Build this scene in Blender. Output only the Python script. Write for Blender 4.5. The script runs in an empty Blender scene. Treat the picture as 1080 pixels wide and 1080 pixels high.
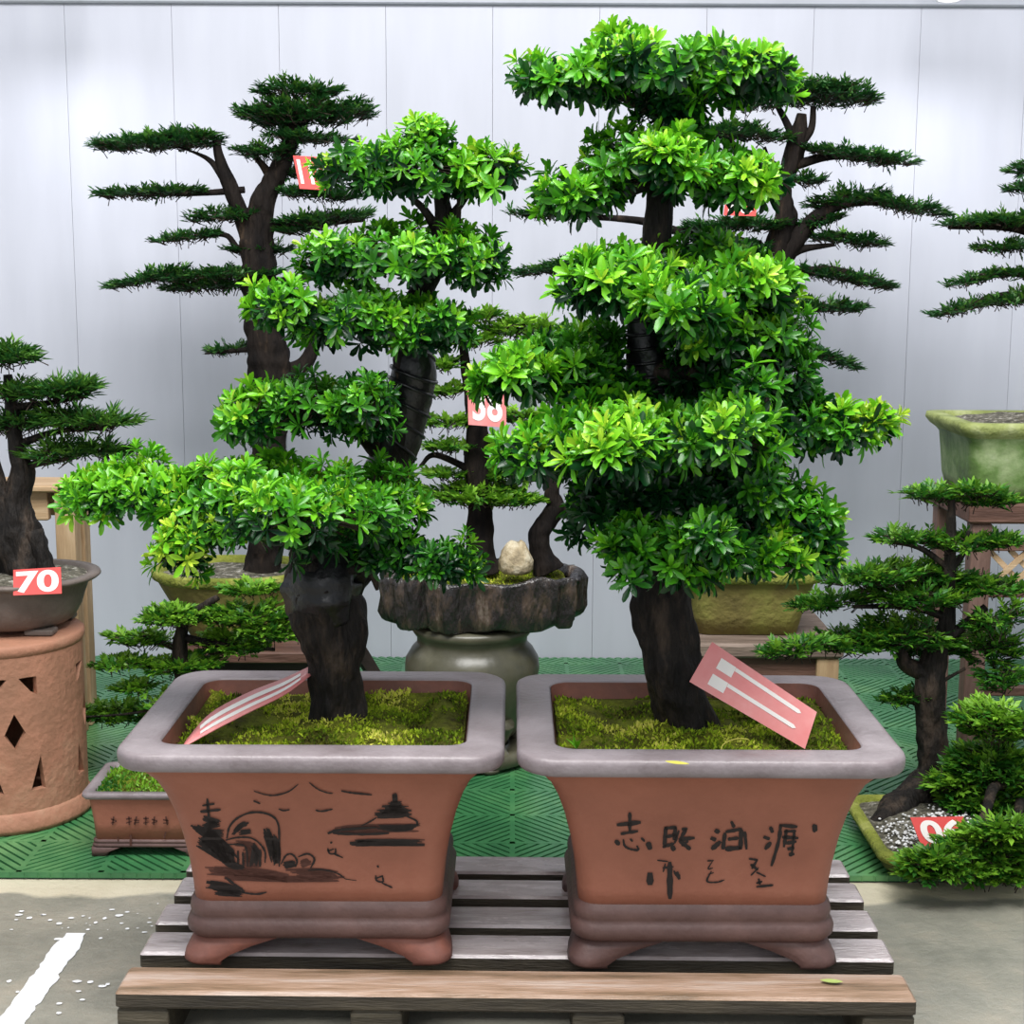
import bpy, math, random
import numpy as np
from mathutils import Vector, noise as mn

SC = bpy.context.scene
COL = SC.collection
rng = np.random.default_rng(7)
random.seed(7)

# ------------------------------------------------------------------ camera
F = 1600.0
TH = math.atan(255 / F)
PH = 0.004
CAMH = 1.10
ct, st = math.cos(TH), math.sin(TH)
cp, sp = math.cos(PH), math.sin(PH)


def ray(px, py):
    u, v = px - 540, py - 540
    u, v = u * cp + v * sp, -u * sp + v * cp
    return np.array([u / F, ct - v / F * st, -st - v / F * ct])


def at(px, py, Y):
    r = ray(px, py)
    return r * (Y / r[1]) + np.array([0, 0, CAMH])


def onz(px, py, z):
    r = ray(px, py)
    return r * ((z - CAMH) / r[2]) + np.array([0, 0, CAMH])


def ppm(p):
    return F / (p[1] * ct - (p[2] - CAMH) * st)


cam = bpy.data.cameras.new('camera')
cam.sensor_width = 36
cam.sensor_fit = 'HORIZONTAL'
cam.lens = 36 * F / 1080
cam.clip_start = 0.05
cam_o = bpy.data.objects.new('camera', cam)
COL.objects.link(cam_o)
from mathutils import Matrix
R0 = Vector((1, 0, 0)); D0 = Vector((0, -st, -ct)); F0 = Vector((0, ct, -st))
xs = R0 * cp - D0 * sp
ys = -(R0 * sp + D0 * cp)
zs = -F0
m = Matrix((xs, ys, zs)).transposed().to_4x4()
m.translation = Vector((0, 0, CAMH))
cam_o.matrix_world = m
SC.camera = cam_o

# ------------------------------------------------------------------ materials
MATS = {}


def nodes(name):
    mt = bpy.data.materials.new(name)
    mt.use_nodes = True
    nt = mt.node_tree
    b = nt.nodes['Principled BSDF']
    MATS[name] = mt
    return mt, nt, b


def ramp(nt, stops):
    r = nt.nodes.new('ShaderNodeValToRGB')
    el = r.color_ramp.elements
    while len(el) < len(stops):
        el.new(0.5)
    for e, (p, c) in zip(el, stops):
        e.position = p
        e.color = (*c, 1)
    return r


def pm(name, stops, scale=8, rough=0.6, bump=0.2, bscale=60, stretch=(1, 1, 1), detail=6, spec=0.4, rough_var=0.0, coat=0):
    """noise-driven colour ramp + noise bump, in object space"""
    mt, nt, b = nodes(name)
    tc = nt.nodes.new('ShaderNodeTexCoord')
    mp = nt.nodes.new('ShaderNodeMapping')
    mp.inputs['Scale'].default_value = stretch
    nt.links.new(tc.outputs['Object'], mp.inputs['Vector'])
    n = nt.nodes.new('ShaderNodeTexNoise')
    n.inputs['Scale'].default_value = scale
    n.inputs['Detail'].default_value = detail
    n.inputs['Roughness'].default_value = 0.65
    nt.links.new(mp.outputs[0], n.inputs['Vector'])
    r = ramp(nt, stops)
    nt.links.new(n.outputs['Fac'], r.inputs['Fac'])
    nt.links.new(r.outputs['Color'], b.inputs['Base Color'])
    b.inputs['Roughness'].default_value = rough
    b.inputs['Specular IOR Level'].default_value = spec
    b.inputs['Coat Weight'].default_value = coat
    b.inputs['Coat Roughness'].default_value = 0.15
    if rough_var:
        mr = nt.nodes.new('ShaderNodeMapRange')
        mr.inputs['From Min'].default_value = 0.3
        mr.inputs['From Max'].default_value = 0.7
        mr.inputs['To Min'].default_value = rough - rough_var
        mr.inputs['To Max'].default_value = rough + rough_var
        nt.links.new(n.outputs['Fac'], mr.inputs['Value'])
        nt.links.new(mr.outputs[0], b.inputs['Roughness'])
    if bump:
        n2 = nt.nodes.new('ShaderNodeTexNoise')
        n2.inputs['Scale'].default_value = bscale
        n2.inputs['Detail'].default_value = 5
        nt.links.new(mp.outputs[0], n2.inputs['Vector'])
        bp = nt.nodes.new('ShaderNodeBump')
        bp.inputs['Strength'].default_value = bump
        bp.inputs['Distance'].default_value = 0.01
        nt.links.new(n2.outputs['Fac'], bp.inputs['Height'])
        nt.links.new(bp.outputs[0], b.inputs['Normal'])
    return mt


def leaf_mat(name, stops, rough=0.38, trans=0.3, tgain=1.0, spec=0.45):
    mt, nt, b = nodes(name)
    a = nt.nodes.new('ShaderNodeAttribute')
    a.attribute_name = 'tint'
    r = ramp(nt, stops)
    nt.links.new(a.outputs['Fac'], r.inputs['Fac'])
    nt.links.new(r.outputs['Color'], b.inputs['Base Color'])
    b.inputs['Roughness'].default_value = rough
    b.inputs['Specular IOR Level'].default_value = spec
    t = nt.nodes.new('ShaderNodeBsdfTranslucent')
    g = nt.nodes.new('ShaderNodeHueSaturation')
    g.inputs['Value'].default_value = tgain
    nt.links.new(r.outputs['Color'], g.inputs['Color'])
    nt.links.new(g.outputs[0], t.inputs['Color'])
    mx = nt.nodes.new('ShaderNodeMixShader')
    mx.inputs[0].default_value = trans
    out = nt.nodes['Material Output']
    nt.links.new(b.outputs[0], mx.inputs[1])
    nt.links.new(t.outputs[0], mx.inputs[2])
    nt.links.new(mx.outputs[0], out.inputs['Surface'])
    return mt


def plain(name, c, rough=0.5, spec=0.4):
    mt, nt, b = nodes(name)
    b.inputs['Base Color'].default_value = (*c, 1)
    b.inputs['Roughness'].default_value = rough
    b.inputs['Specular IOR Level'].default_value = spec
    return mt


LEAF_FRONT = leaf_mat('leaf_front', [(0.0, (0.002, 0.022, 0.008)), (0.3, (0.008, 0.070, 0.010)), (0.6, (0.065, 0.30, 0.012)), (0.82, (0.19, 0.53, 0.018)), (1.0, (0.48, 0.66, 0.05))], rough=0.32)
LEAF_BACK = leaf_mat('leaf_back', [(0.0, (0.006, 0.040, 0.012)), (0.5, (0.022, 0.110, 0.020)), (1.0, (0.12, 0.28, 0.030))], rough=0.45)
LEAF_MID = leaf_mat('leaf_mid', [(0.0, (0.006, 0.045, 0.010)), (0.5, (0.035, 0.17, 0.016)), (1.0, (0.24, 0.48, 0.035))], rough=0.42)
TWIG = pm('twig', [(0.3, (0.02, 0.013, 0.009)), (0.7, (0.05, 0.032, 0.02))], rough=0.8)
BARK = pm('bark', [(0.35, (0.004, 0.0034, 0.0032)), (0.52, (0.014, 0.011, 0.009)), (0.70, (0.065, 0.046, 0.033))], scale=16, stretch=(1.6, 1.6, 0.5), rough=0.7, bump=1.0, bscale=60, spec=0.22)
BARK_BACK = pm('bark_back', [(0.35, (0.006, 0.005, 0.005)), (0.58, (0.016, 0.012, 0.010)), (0.8, (0.085, 0.055, 0.034))], scale=12, stretch=(2, 2, 0.5), rough=0.85, bump=0.8, bscale=50, spec=0.12)
WRAP = pm('black_tape', [(0.3, (0.004, 0.004, 0.005)), (0.7, (0.012, 0.012, 0.014))], rough=0.35, bump=0.5, bscale=40, spec=0.5)
TERRA = pm('terracotta', [(0.3, (0.26, 0.098, 0.062)), (0.55, (0.33, 0.125, 0.080)), (0.75, (0.38, 0.16, 0.105))], scale=5, rough=0.62, bump=0.12, bscale=120, spec=0.35)
RIM = pm('grey_brown_clay', [(0.3, (0.155, 0.125, 0.13)), (0.55, (0.235, 0.20, 0.21)), (0.75, (0.31, 0.27, 0.285))], scale=9, rough=0.42, bump=0.15, bscale=90, spec=0.5, rough_var=0.12)
MOULD = pm('brown_clay', [(0.3, (0.075, 0.040, 0.036)), (0.55, (0.115, 0.064, 0.057)), (0.75, (0.17, 0.095, 0.083))], scale=8, rough=0.5, bump=0.15, bscale=90)
FOOTL = pm('worn_red_clay', [(0.3, (0.15, 0.068, 0.055)), (0.55, (0.24, 0.095, 0.07)), (0.75, (0.33, 0.125, 0.085))], scale=10, rough=0.55, bump=0.15)
INK = plain('dark_brush_paint', (0.013, 0.008, 0.008), 0.55)
WASH = plain('brown_brush_paint', (0.085, 0.030, 0.021), 0.6)
MOSS = leaf_mat('moss', [(0.0, (0.05, 0.045, 0.014)), (0.28, (0.10, 0.17, 0.012)), (0.6, (0.33, 0.46, 0.025)), (0.82, (0.55, 0.62, 0.06)), (1.0, (0.74, 0.70, 0.16))], rough=0.9, trans=0.2, spec=0.1)
SOIL = pm('mossy_soil', [(0.3, (0.04, 0.03, 0.012)), (0.5, (0.10, 0.11, 0.014)), (0.7, (0.20, 0.24, 0.02))], scale=22, rough=0.95, bump=0.9, bscale=120, spec=0.1)
GRAVELSOIL = pm('grey_gritty_soil', [(0.35, (0.03, 0.028, 0.02)), (0.55, (0.12, 0.11, 0.08)), (0.68, (0.45, 0.43, 0.38))], scale=70, rough=0.9, bump=0.8, bscale=120)
MOSSPOT = pm('moss_stained_clay', [(0.3, (0.10, 0.075, 0.030)), (0.5, (0.19, 0.16, 0.045)), (0.7, (0.27, 0.28, 0.06))], scale=6, rough=0.8, bump=0.5, bscale=60)
MOSSRIM = pm('mossy_rim', [(0.3, (0.11, 0.135, 0.018)), (0.52, (0.22, 0.245, 0.035)), (0.75, (0.36, 0.37, 0.11))], scale=14, rough=0.9, bump=0.8, bscale=120)
DARKMOSS = pm('dark_mossy_clay', [(0.3, (0.035, 0.040, 0.010)), (0.55, (0.075, 0.095, 0.014)), (0.75, (0.15, 0.19, 0.03))], scale=8, rough=0.85, bump=0.5, bscale=70)
GREENRIM = pm('algae_stained_rim', [(0.3, (0.14, 0.17, 0.045)), (0.5, (0.27, 0.31, 0.10)), (0.72, (0.45, 0.48, 0.26))], scale=12, rough=0.7, bump=0.5, bscale=80)
GREENPOT = pm('algae_stained_glaze', [(0.30, (0.035, 0.055, 0.020)), (0.45, (0.11, 0.19, 0.05)), (0.6, (0.26, 0.33, 0.16)), (0.75, (0.42, 0.47, 0.32))], scale=7, rough=0.5, bump=0.3, bscale=50)
GPOT = pm('grey_clay', [(0.3, (0.085, 0.068, 0.058)), (0.55, (0.13, 0.105, 0.09)), (0.75, (0.18, 0.145, 0.125))], scale=8, rough=0.55, bump=0.2, bscale=100)
STANDT = pm('weathered_terracotta', [(0.3, (0.24, 0.125, 0.075)), (0.55, (0.36, 0.17, 0.105)), (0.75, (0.42, 0.25, 0.16))], scale=6, rough=0.7, bump=0.3, bscale=70)
OLIVE = pm('olive_glaze', [(0.3, (0.045, 0.043, 0.028)), (0.55, (0.085, 0.080, 0.052)), (0.75, (0.15, 0.14, 0.09))], scale=7, rough=0.32, bump=0.12, bscale=40, spec=0.5)
ROCKPOT = pm('dark_rock_glaze', [(0.3, (0.006, 0.006, 0.007)), (0.5, (0.022, 0.018, 0.017)), (0.62, (0.07, 0.048, 0.034)), (0.75, (0.20, 0.16, 0.13))], scale=16, stretch=(1.6, 1.6, 0.6), rough=0.25, bump=1.0, bscale=45, spec=0.7)
STONE = pm('yellow_stone', [(0.3, (0.10, 0.08, 0.05)), (0.5, (0.36, 0.29, 0.18)), (0.7, (0.62, 0.56, 0.42))], scale=26, rough=0.8, bump=0.6, bscale=80)
WOOD = pm('light_wood', [(0.3, (0.30, 0.19, 0.10)), (0.55, (0.44, 0.30, 0.17)), (0.75, (0.55, 0.41, 0.26))], scale=5, stretch=(1, 8, 8), rough=0.65, bump=0.2, bscale=30)
WOODV = pm('light_wood_upright', [(0.3, (0.30, 0.19, 0.10)), (0.55, (0.44, 0.30, 0.17)), (0.75, (0.55, 0.41, 0.26))], scale=5, stretch=(8, 8, 1), rough=0.65, bump=0.2, bscale=30)
BROWNW = pm('red_brown_wood', [(0.3, (0.06, 0.028, 0.020)), (0.55, (0.12, 0.06, 0.042)), (0.75, (0.19, 0.10, 0.075))], scale=5, stretch=(1, 7, 7), rough=0.6, bump=0.25, bscale=30)
GREYW = pm('grey_brown_wood', [(0.3, (0.10, 0.07, 0.055)), (0.55, (0.19, 0.14, 0.11)), (0.75, (0.30, 0.23, 0.19))], scale=5, stretch=(1, 7, 7), rough=0.7, bump=0.3, bscale=30)
DARKW = pm('dark_wood', [(0.3, (0.02, 0.014, 0.012)), (0.7, (0.05, 0.034, 0.028))], scale=5, stretch=(1, 7, 7), rough=0.6)
PALLET = pm('wet_weathered_wood', [(0.25, (0.16, 0.125, 0.115)), (0.38, (0.40, 0.34, 0.335)), (0.55, (0.56, 0.49, 0.49)), (0.78, (0.66, 0.59, 0.60))], scale=4, stretch=(1.6, 7, 7), rough=0.24, bump=0.16, bscale=30, spec=0.9, rough_var=0.12)
PALLETF = pm('stained_front_board', [(0.28, (0.10, 0.07, 0.04)), (0.42, (0.25, 0.16, 0.10)), (0.52, (0.36, 0.24, 0.17)), (0.62, (0.42, 0.32, 0.26)), (0.78, (0.52, 0.44, 0.38))], scale=3.2, stretch=(1.1, 12, 12), rough=0.42, bump=0.4, bscale=30, spec=0.5, rough_var=0.1)
PALLETS = pm('sawn_damp_shaded_edge', [(0.3, (0.018, 0.014, 0.010)), (0.55, (0.05, 0.04, 0.027)), (0.75, (0.11, 0.09, 0.06))], scale=4, stretch=(1.3, 12, 12), rough=0.6, bump=0.4, bscale=30)  # damp, grimy board edges with shade of the gaps darkened into the colour
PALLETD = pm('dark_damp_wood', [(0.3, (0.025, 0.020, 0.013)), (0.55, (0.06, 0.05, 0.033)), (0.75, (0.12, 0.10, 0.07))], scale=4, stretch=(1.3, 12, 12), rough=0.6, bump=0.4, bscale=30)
MATG = pm('green_plastic', [(0.32, (0.018, 0.10, 0.040)), (0.5, (0.045, 0.19, 0.068)), (0.68, (0.15, 0.35, 0.13))], scale=2.2, rough=0.32, bump=0, spec=0.5)
MATD = pm('dark_green_plastic', [(0.3, (0.004, 0.030, 0.014)), (0.7, (0.010, 0.055, 0.024))], scale=3, rough=0.6, bump=0)
TAGR = pm('red_card', [(0.3, (0.68, 0.075, 0.07)), (0.7, (0.76, 0.11, 0.10))], scale=6, rough=0.4, bump=0)
TAGP = pm('faded_pink_card', [(0.3, (0.72, 0.20, 0.20)), (0.55, (0.76, 0.27, 0.26)), (0.75, (0.80, 0.36, 0.34))], scale=14, rough=0.4, bump=0)
TAGW = plain('white_print', (0.86, 0.82, 0.78), 0.45)
TAGB = plain('card_backing', (0.05, 0.035, 0.03), 0.7)
PEBBLE = pm('white_pebbles', [(0.3, (0.45, 0.45, 0.44)), (0.7, (0.80, 0.80, 0.80))], scale=30, rough=0.6, bump=0)
STRIPE = pm('white_floor_paint', [(0.3, (0.86, 0.88, 0.90)), (0.7, (0.93, 0.94, 0.96))], scale=12, rough=0.35, bump=0.1)
LAMPM = plain('white_lamp_metal', (0.8, 0.8, 0.82), 0.35)
YLEAF = plain('yellow_leaf', (0.50, 0.46, 0.08), 0.5)
GLEAF = plain('pale_green_leaf', (0.34, 0.42, 0.12), 0.5)

# ------------------------------------------------------------------ object helpers
ORIGIN = {}


def finish(o, parent):
    COL.objects.link(o)
    if parent is not None:
        o.parent = parent
    return o


def obj(name, V, Fc, mat, parent=None, smooth=True, tint=None, mats=None, mat_idx=None):
    """mesh object; V in world coordinates (shifted by its thing's origin)"""
    V = np.asarray(V, float)
    off = np.zeros(3)
    if parent is not None:
        off = ORIGIN[parent.name]
    me = bpy.data.meshes.new(name)
    if isinstance(Fc, np.ndarray):
        nv, nf, k = len(V), len(Fc), Fc.shape[1]
        me.vertices.add(nv)
        me.vertices.foreach_set('co', (V - off).astype(np.float32).ravel())
        me.loops.add(nf * k)
        me.loops.foreach_set('vertex_index', Fc.astype(np.int32).ravel())
        me.polygons.add(nf)
        me.polygons.foreach_set('loop_start', np.arange(0, nf * k, k, dtype=np.int32))
        me.polygons.foreach_set('loop_total', np.full(nf, k, dtype=np.int32))
        me.update(calc_edges=True)
    else:
        me.from_pydata([tuple(v) for v in (V - off)], [], [list(f) for f in Fc])
    for mt in (mats or [mat]):
        me.materials.append(mt)
    if mat_idx is not None:
        me.polygons.foreach_set('material_index', np.asarray(mat_idx, dtype=np.int32))
    me.polygons.foreach_set('use_smooth', np.full(len(me.polygons), bool(smooth)))
    if tint is not None:
        a = me.attributes.new('tint', 'FLOAT', 'POINT')
        a.data.foreach_set('value', np.asarray(tint, dtype=np.float32))
    me.update()
    o = bpy.data.objects.new(name, me)
    finish(o, parent)
    ORIGIN[o.name] = off
    return o


def tag(o, label, cat, group=None, kind=None):
    if label:
        o['label'] = label
    if cat:
        o['category'] = cat
    if group:
        o['group'] = group
    if kind:
        o['kind'] = kind
    return o


def thing(name, label, cat, loc, group=None):
    o = bpy.data.objects.new(name, None)
    o.empty_display_size = 0.05
    o.location = loc
    COL.objects.link(o)
    ORIGIN[o.name] = np.array(loc, float)
    return tag(o, label, cat, group)


def join(parts):
    """[(V,F list)] -> one V,F"""
    V, Fc, n = [], [], 0
    for v, f in parts:
        v = np.asarray(v, float)
        V.append(v)
        Fc += [[i + n for i in q] for q in f]
        n += len(v)
    return np.concatenate(V), Fc


def box(x0, x1, y0, y1, z0, z1, bev=0.0, seed=None):
    """bevelled box as a small loft"""
    if bev <= 0:
        V = [(x, y, z) for z in (z0, z1) for x, y in ((x0, y0), (x1, y0), (x1, y1), (x0, y1))]
        return V, [[3, 2, 1, 0], [4, 5, 6, 7], [0, 1, 5, 4], [1, 2, 6, 5], [2, 3, 7, 6], [3, 0, 4, 7]]
    cx, cy, hw, hd = (x0 + x1) / 2, (y0 + y1) / 2, (x1 - x0) / 2, (y1 - y0) / 2
    rs = []
    for z, i in ((z0, bev), (z0 + bev, 0), (z1 - bev, 0), (z1, bev)):
        rs.append(rring(cx, cy, hw - i, hd - i, bev, z, 2))
    return loft(rs, True, True)


def rring(cx, cy, hw, hd, r, z, n=6):
    r = max(1e-4, min(r, hw - 1e-5, hd - 1e-5))
    P = []
    for sx, sy, a0 in ((1, -1, -90), (1, 1, 0), (-1, 1, 90), (-1, -1, 180)):
        for i in range(n + 1):
            a = math.radians(a0 + 90 * i / n)
            P.append((cx + sx * (hw - r) + r * math.cos(a), cy + sy * (hd - r) + r * math.sin(a), z))
    return np.array(P)


def loft(rings, cap0=False, cap1=False):
    k = len(rings[0])
    V = np.concatenate(rings)
    Fc = []
    for i in range(len(rings) - 1):
        a, b = i * k, (i + 1) * k
        for j in range(k):
            j2 = (j + 1) % k
            Fc.append([a + j, a + j2, b + j2, b + j])
    if cap0:
        Fc.append(list(range(k))[::-1])
    if cap1:
        Fc.append(list(range((len(rings) - 1) * k, len(rings) * k)))
    return V, Fc


def catmull(P, n):
    P = np.asarray(P, float)
    Q = np.vstack([2 * P[0] - P[1], P, 2 * P[-1] - P[-2]])
    out = []
    for i in range(len(P) - 1):
        p0, p1, p2, p3 = Q[i], Q[i + 1], Q[i + 2], Q[i + 3]
        for t in np.linspace(0, 1, n, endpoint=False):
            out.append(0.5 * (2 * p1 + (p2 - p0) * t + (2 * p0 - 5 * p1 + 4 * p2 - p3) * t * t + (3 * p1 - p0 - 3 * p2 + p3) * t ** 3))
    out.append(P[-1])
    return np.array(out)


def tube(P, R, seg=12, sub=6, amp=0.0, seed=0, flute=0.0, cap=True):
    """lofted limb along P with radii R; amp = bark relief (fraction of r)"""
    D = catmull(np.column_stack([np.asarray(P, float), R]), sub)
    C, Rr = D[:, :3], np.maximum(D[:, 3], 1e-4)
    T = np.gradient(C, axis=0)
    T /= np.linalg.norm(T, axis=1)[:, None] + 1e-12
    u = np.cross(T[0], [0.3, 1, 0.1]); u /= np.linalg.norm(u)
    rings = []
    for i in range(len(C)):
        u = u - T[i] * (u @ T[i]); u /= np.linalg.norm(u) + 1e-12
        w = np.cross(T[i], u)
        rg = []
        for j in range(seg):
            a = 2 * math.pi * j / seg
            d = u * math.cos(a) + w * math.sin(a)
            r = Rr[i]
            if amp:
                q = C[i] + d * r
                r *= 1 + amp * (mn.noise(Vector((q[0] * 28 + seed, q[1] * 28, q[2] * 11))) + 0.5 * mn.noise(Vector((q[0] * 75, q[1] * 75 + seed, q[2] * 40))))
            if flute:
                r *= 1 + flute * math.sin(3 * a + seed) * 0.6 + flute * 0.5 * math.sin(5 * a + seed * 2 + i * 0.15)
            rg.append(C[i] + d * r)
        rings.append(np.array(rg))
    return loft(rings, cap, cap)


# ------------------------------------------------------------------ leaves
LV = np.array([(0, 0, 0), (.30, .27, .05), (.30, 0, 0), (.30, -.27, .05), (.64, .5, .05), (.64, 0, -.01), (.64, -.5, .05), (.90, .34, .0), (.90, 0, -.04), (.90, -.34, .0), (1, 0, -.08)], float)
LF = np.array([(0, 2, 1), (0, 3, 2), (1, 2, 5), (1, 5, 4), (2, 3, 6), (2, 6, 5), (4, 5, 8), (4, 8, 7), (5, 6, 9), (5, 9, 8), (7, 8, 10), (8, 9, 10)])
NV = np.array([(0, 0, 0), (.5, .5, .06), (1, 0, -.05), (.5, -.5, .06)], float)
NF = np.array([(0, 2, 1), (0, 3, 2)])


def nrm(a):
    return a / (np.linalg.norm(a, axis=-1, keepdims=True) + 1e-12)


def leaves(P, X, U, L, W, tint, broad=True):
    tv, tf = (LV, LF) if broad else (NV, NF)
    X = nrm(X)
    Z = nrm(U - X * np.sum(U * X, axis=1, keepdims=True))
    Yv = np.cross(Z, X)
    V = (P[:, None, :] + X[:, None, :] * (tv[None, :, 0:1] * L[:, None, None])
         + Yv[:, None, :] * (tv[None, :, 1:2] * W[:, None, None])
         + Z[:, None, :] * (tv[None, :, 2:3] * L[:, None, None]))
    n, k = len(P), len(tv)
    Fc = (tf[None] + (np.arange(n) * k)[:, None, None]).reshape(-1, 3)
    return V.reshape(-1, 3), Fc, np.repeat(tint, k)


def twigs(A, B, r):
    """thin three-sided twigs from A to B"""
    n = len(A)
    T = nrm(B - A)
    u = nrm(np.cross(T, np.array([0.31, 0.2, 0.93])))
    w = np.cross(T, u)
    V = []
    for base, rr in ((A, r), (B, r * 0.5)):
        for k in range(3):
            a = 2 * math.pi * k / 3
            V.append(base + (u * math.cos(a) + w * math.sin(a)) * rr)
    V = np.stack(V, 1).reshape(-1, 3)
    tf = []
    for k in range(3):
        k2 = (k + 1) % 3
        tf += [(k, k2, 3 + k2), (k, 3 + k2, 3 + k)]
    Fc = (np.array(tf)[None] + (np.arange(n) * 6)[:, None, None]).reshape(-1, 3)
    return V, Fc


def leafmesh(name, parent, LVt, TWt, mat, label=None):
    V, Fc, t = LVt
    V2, F2 = TWt
    Va = np.concatenate([V, V2])
    Fa = np.concatenate([Fc, F2 + len(V)])
    tt = np.concatenate([t, np.zeros(len(V2))])
    mi = np.concatenate([np.zeros(len(Fc)), np.ones(len(F2))])
    o = obj(name, Va, Fa, None, parent, True, tt, [mat, TWIG], mi)
    if label:
        o['label'] = label
    return o


def rosettes(P, N, L, young, rnd, m=12):
    """whorls of oblong leaves round each shoot tip"""
    n = len(P)
    t = nrm(np.cross(N, rnd.normal(size=(n, 3))))
    b = np.cross(N, t)
    PP, XX, UU, LL, WW, TT = [], [], [], [], [], []
    ph = rnd.uniform(0, 6.28, n)
    for j in range(m):
        f = (j + 0.5) / m
        th = np.radians(18 + 80 * f + rnd.normal(0, 10, n))
        az = ph + j * 2.39996 + rnd.normal(0, 0.15, n)
        rad = t * np.cos(az)[:, None] + b * np.sin(az)[:, None]
        X = N * np.cos(th)[:, None] + rad * np.sin(th)[:, None]
        U = N * np.sin(th)[:, None] - rad * np.cos(th)[:, None]
        l = L * (0.62 + 0.42 * min(1, f * 1.6)) * rnd.uniform(0.82, 1.15, n)
        PP.append(P + N * ((1 - f) * 0.010 * (L / 0.036))[:, None]); XX.append(X); UU.append(U)
        LL.append(l); WW.append(l * rnd.uniform(0.25, 0.33, n))
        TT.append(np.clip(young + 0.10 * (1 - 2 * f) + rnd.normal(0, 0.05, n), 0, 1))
    c = np.concatenate
    return c(PP), c(XX), c(UU), c(LL), c(WW), c(TT)


def broad_pad(tree, px, py, wpx, hpx, Y, L=0.036, young=0.6, depth=0.75, dens=1.0, tilt=0.0, seed=0):
    """a clipped cushion of leafy shoots: shoot tips over a low dome"""
    r = np.random.default_rng(1000 + seed)
    c = at(px, py, Y)
    k = ppm(c)
    L = L * 0.80
    a, h = max(0.02, wpx / k - 0.5 * L), max(0.012, hpx / k - 0.4 * L)
    b = a * depth
    n1 = int(dens * (74 * (a * b / 0.0118) ** 0.85 + 9))
    n2 = int(n1 * 0.45)
    n3 = int(n1 * 0.6)
    def disc(n, lo=0.0):
        ph = r.uniform(0, 2 * math.pi, n); q = np.sqrt(r.uniform(lo * lo, 1, n))
        return q * np.cos(ph), q * np.sin(ph), q
    x, y, q = disc(n1)
    z = np.sqrt(1 - q * q * 0.98) * r.uniform(0.55, 1.0, n1) - 0.15
    N = np.column_stack([x * 1.0, y * 1.0, 0.55 + 0.6 * (1 - q)]) + r.normal(0, 0.28, (n1, 3))
    y1 = np.clip(young + r.normal(0, 0.13, n1), 0.05, 1)
    x2, y2, q2 = disc(n2, 0.82)
    z2 = r.uniform(-0.6, 0.25, n2)
    N2 = np.column_stack([x2, y2, 0.15 + r.normal(0, 0.3, n2)]) + r.normal(0, 0.25, (n2, 3))
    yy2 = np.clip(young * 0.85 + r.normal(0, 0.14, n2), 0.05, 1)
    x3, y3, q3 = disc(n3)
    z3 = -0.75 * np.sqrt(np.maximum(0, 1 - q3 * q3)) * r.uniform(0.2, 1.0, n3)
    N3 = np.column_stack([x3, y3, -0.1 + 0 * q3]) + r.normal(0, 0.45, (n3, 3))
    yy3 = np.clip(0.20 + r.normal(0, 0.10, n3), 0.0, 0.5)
    X = np.concatenate([x, x2, x3]); Yv = np.concatenate([y, y2, y3]); Z = np.concatenate([z, z2, z3])
    # lumpy outline: clumps of shoots rather than one smooth dome
    lump = np.array([mn.noise(Vector((px_ * 2.2 + seed * 3.1, py_ * 2.2, seed * 1.7))) for px_, py_ in zip(X, Yv)])
    big = np.array([mn.noise(Vector((px_ * 1.1 + seed * 5.7, py_ * 1.1 + 9, seed * 0.9))) for px_, py_ in zip(X, Yv)])
    P = c + np.column_stack([X * a * (1 + 0.20 * lump), Yv * b * (1 + 0.15 * big), Z * h * (1 + 0.45 * lump) + lump * 0.016 + big * 0.020 + tilt * X * a])
    P += r.normal(0, 0.004, P.shape)
    stray = r.random(len(P)) < 0.06
    P[stray] = c + (P[stray] - c) * (1 + 0.014 / (np.linalg.norm(P[stray] - c, axis=1)[:, None] + 0.02))
    N = nrm(np.concatenate([N, N2, N3]))
    yg = np.minimum(np.concatenate([y1, yy2, yy3]), max(0.84, young))
    nn = len(P)
    Ls = L * r.uniform(0.78, 1.12, nn)
    lp = rosettes(P, N, Ls, yg, r)
    A = c + (P - c) * np.array([0.45, 0.45, 0.25])
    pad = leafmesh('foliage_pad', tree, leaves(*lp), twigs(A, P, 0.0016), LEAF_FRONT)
    return c


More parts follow.
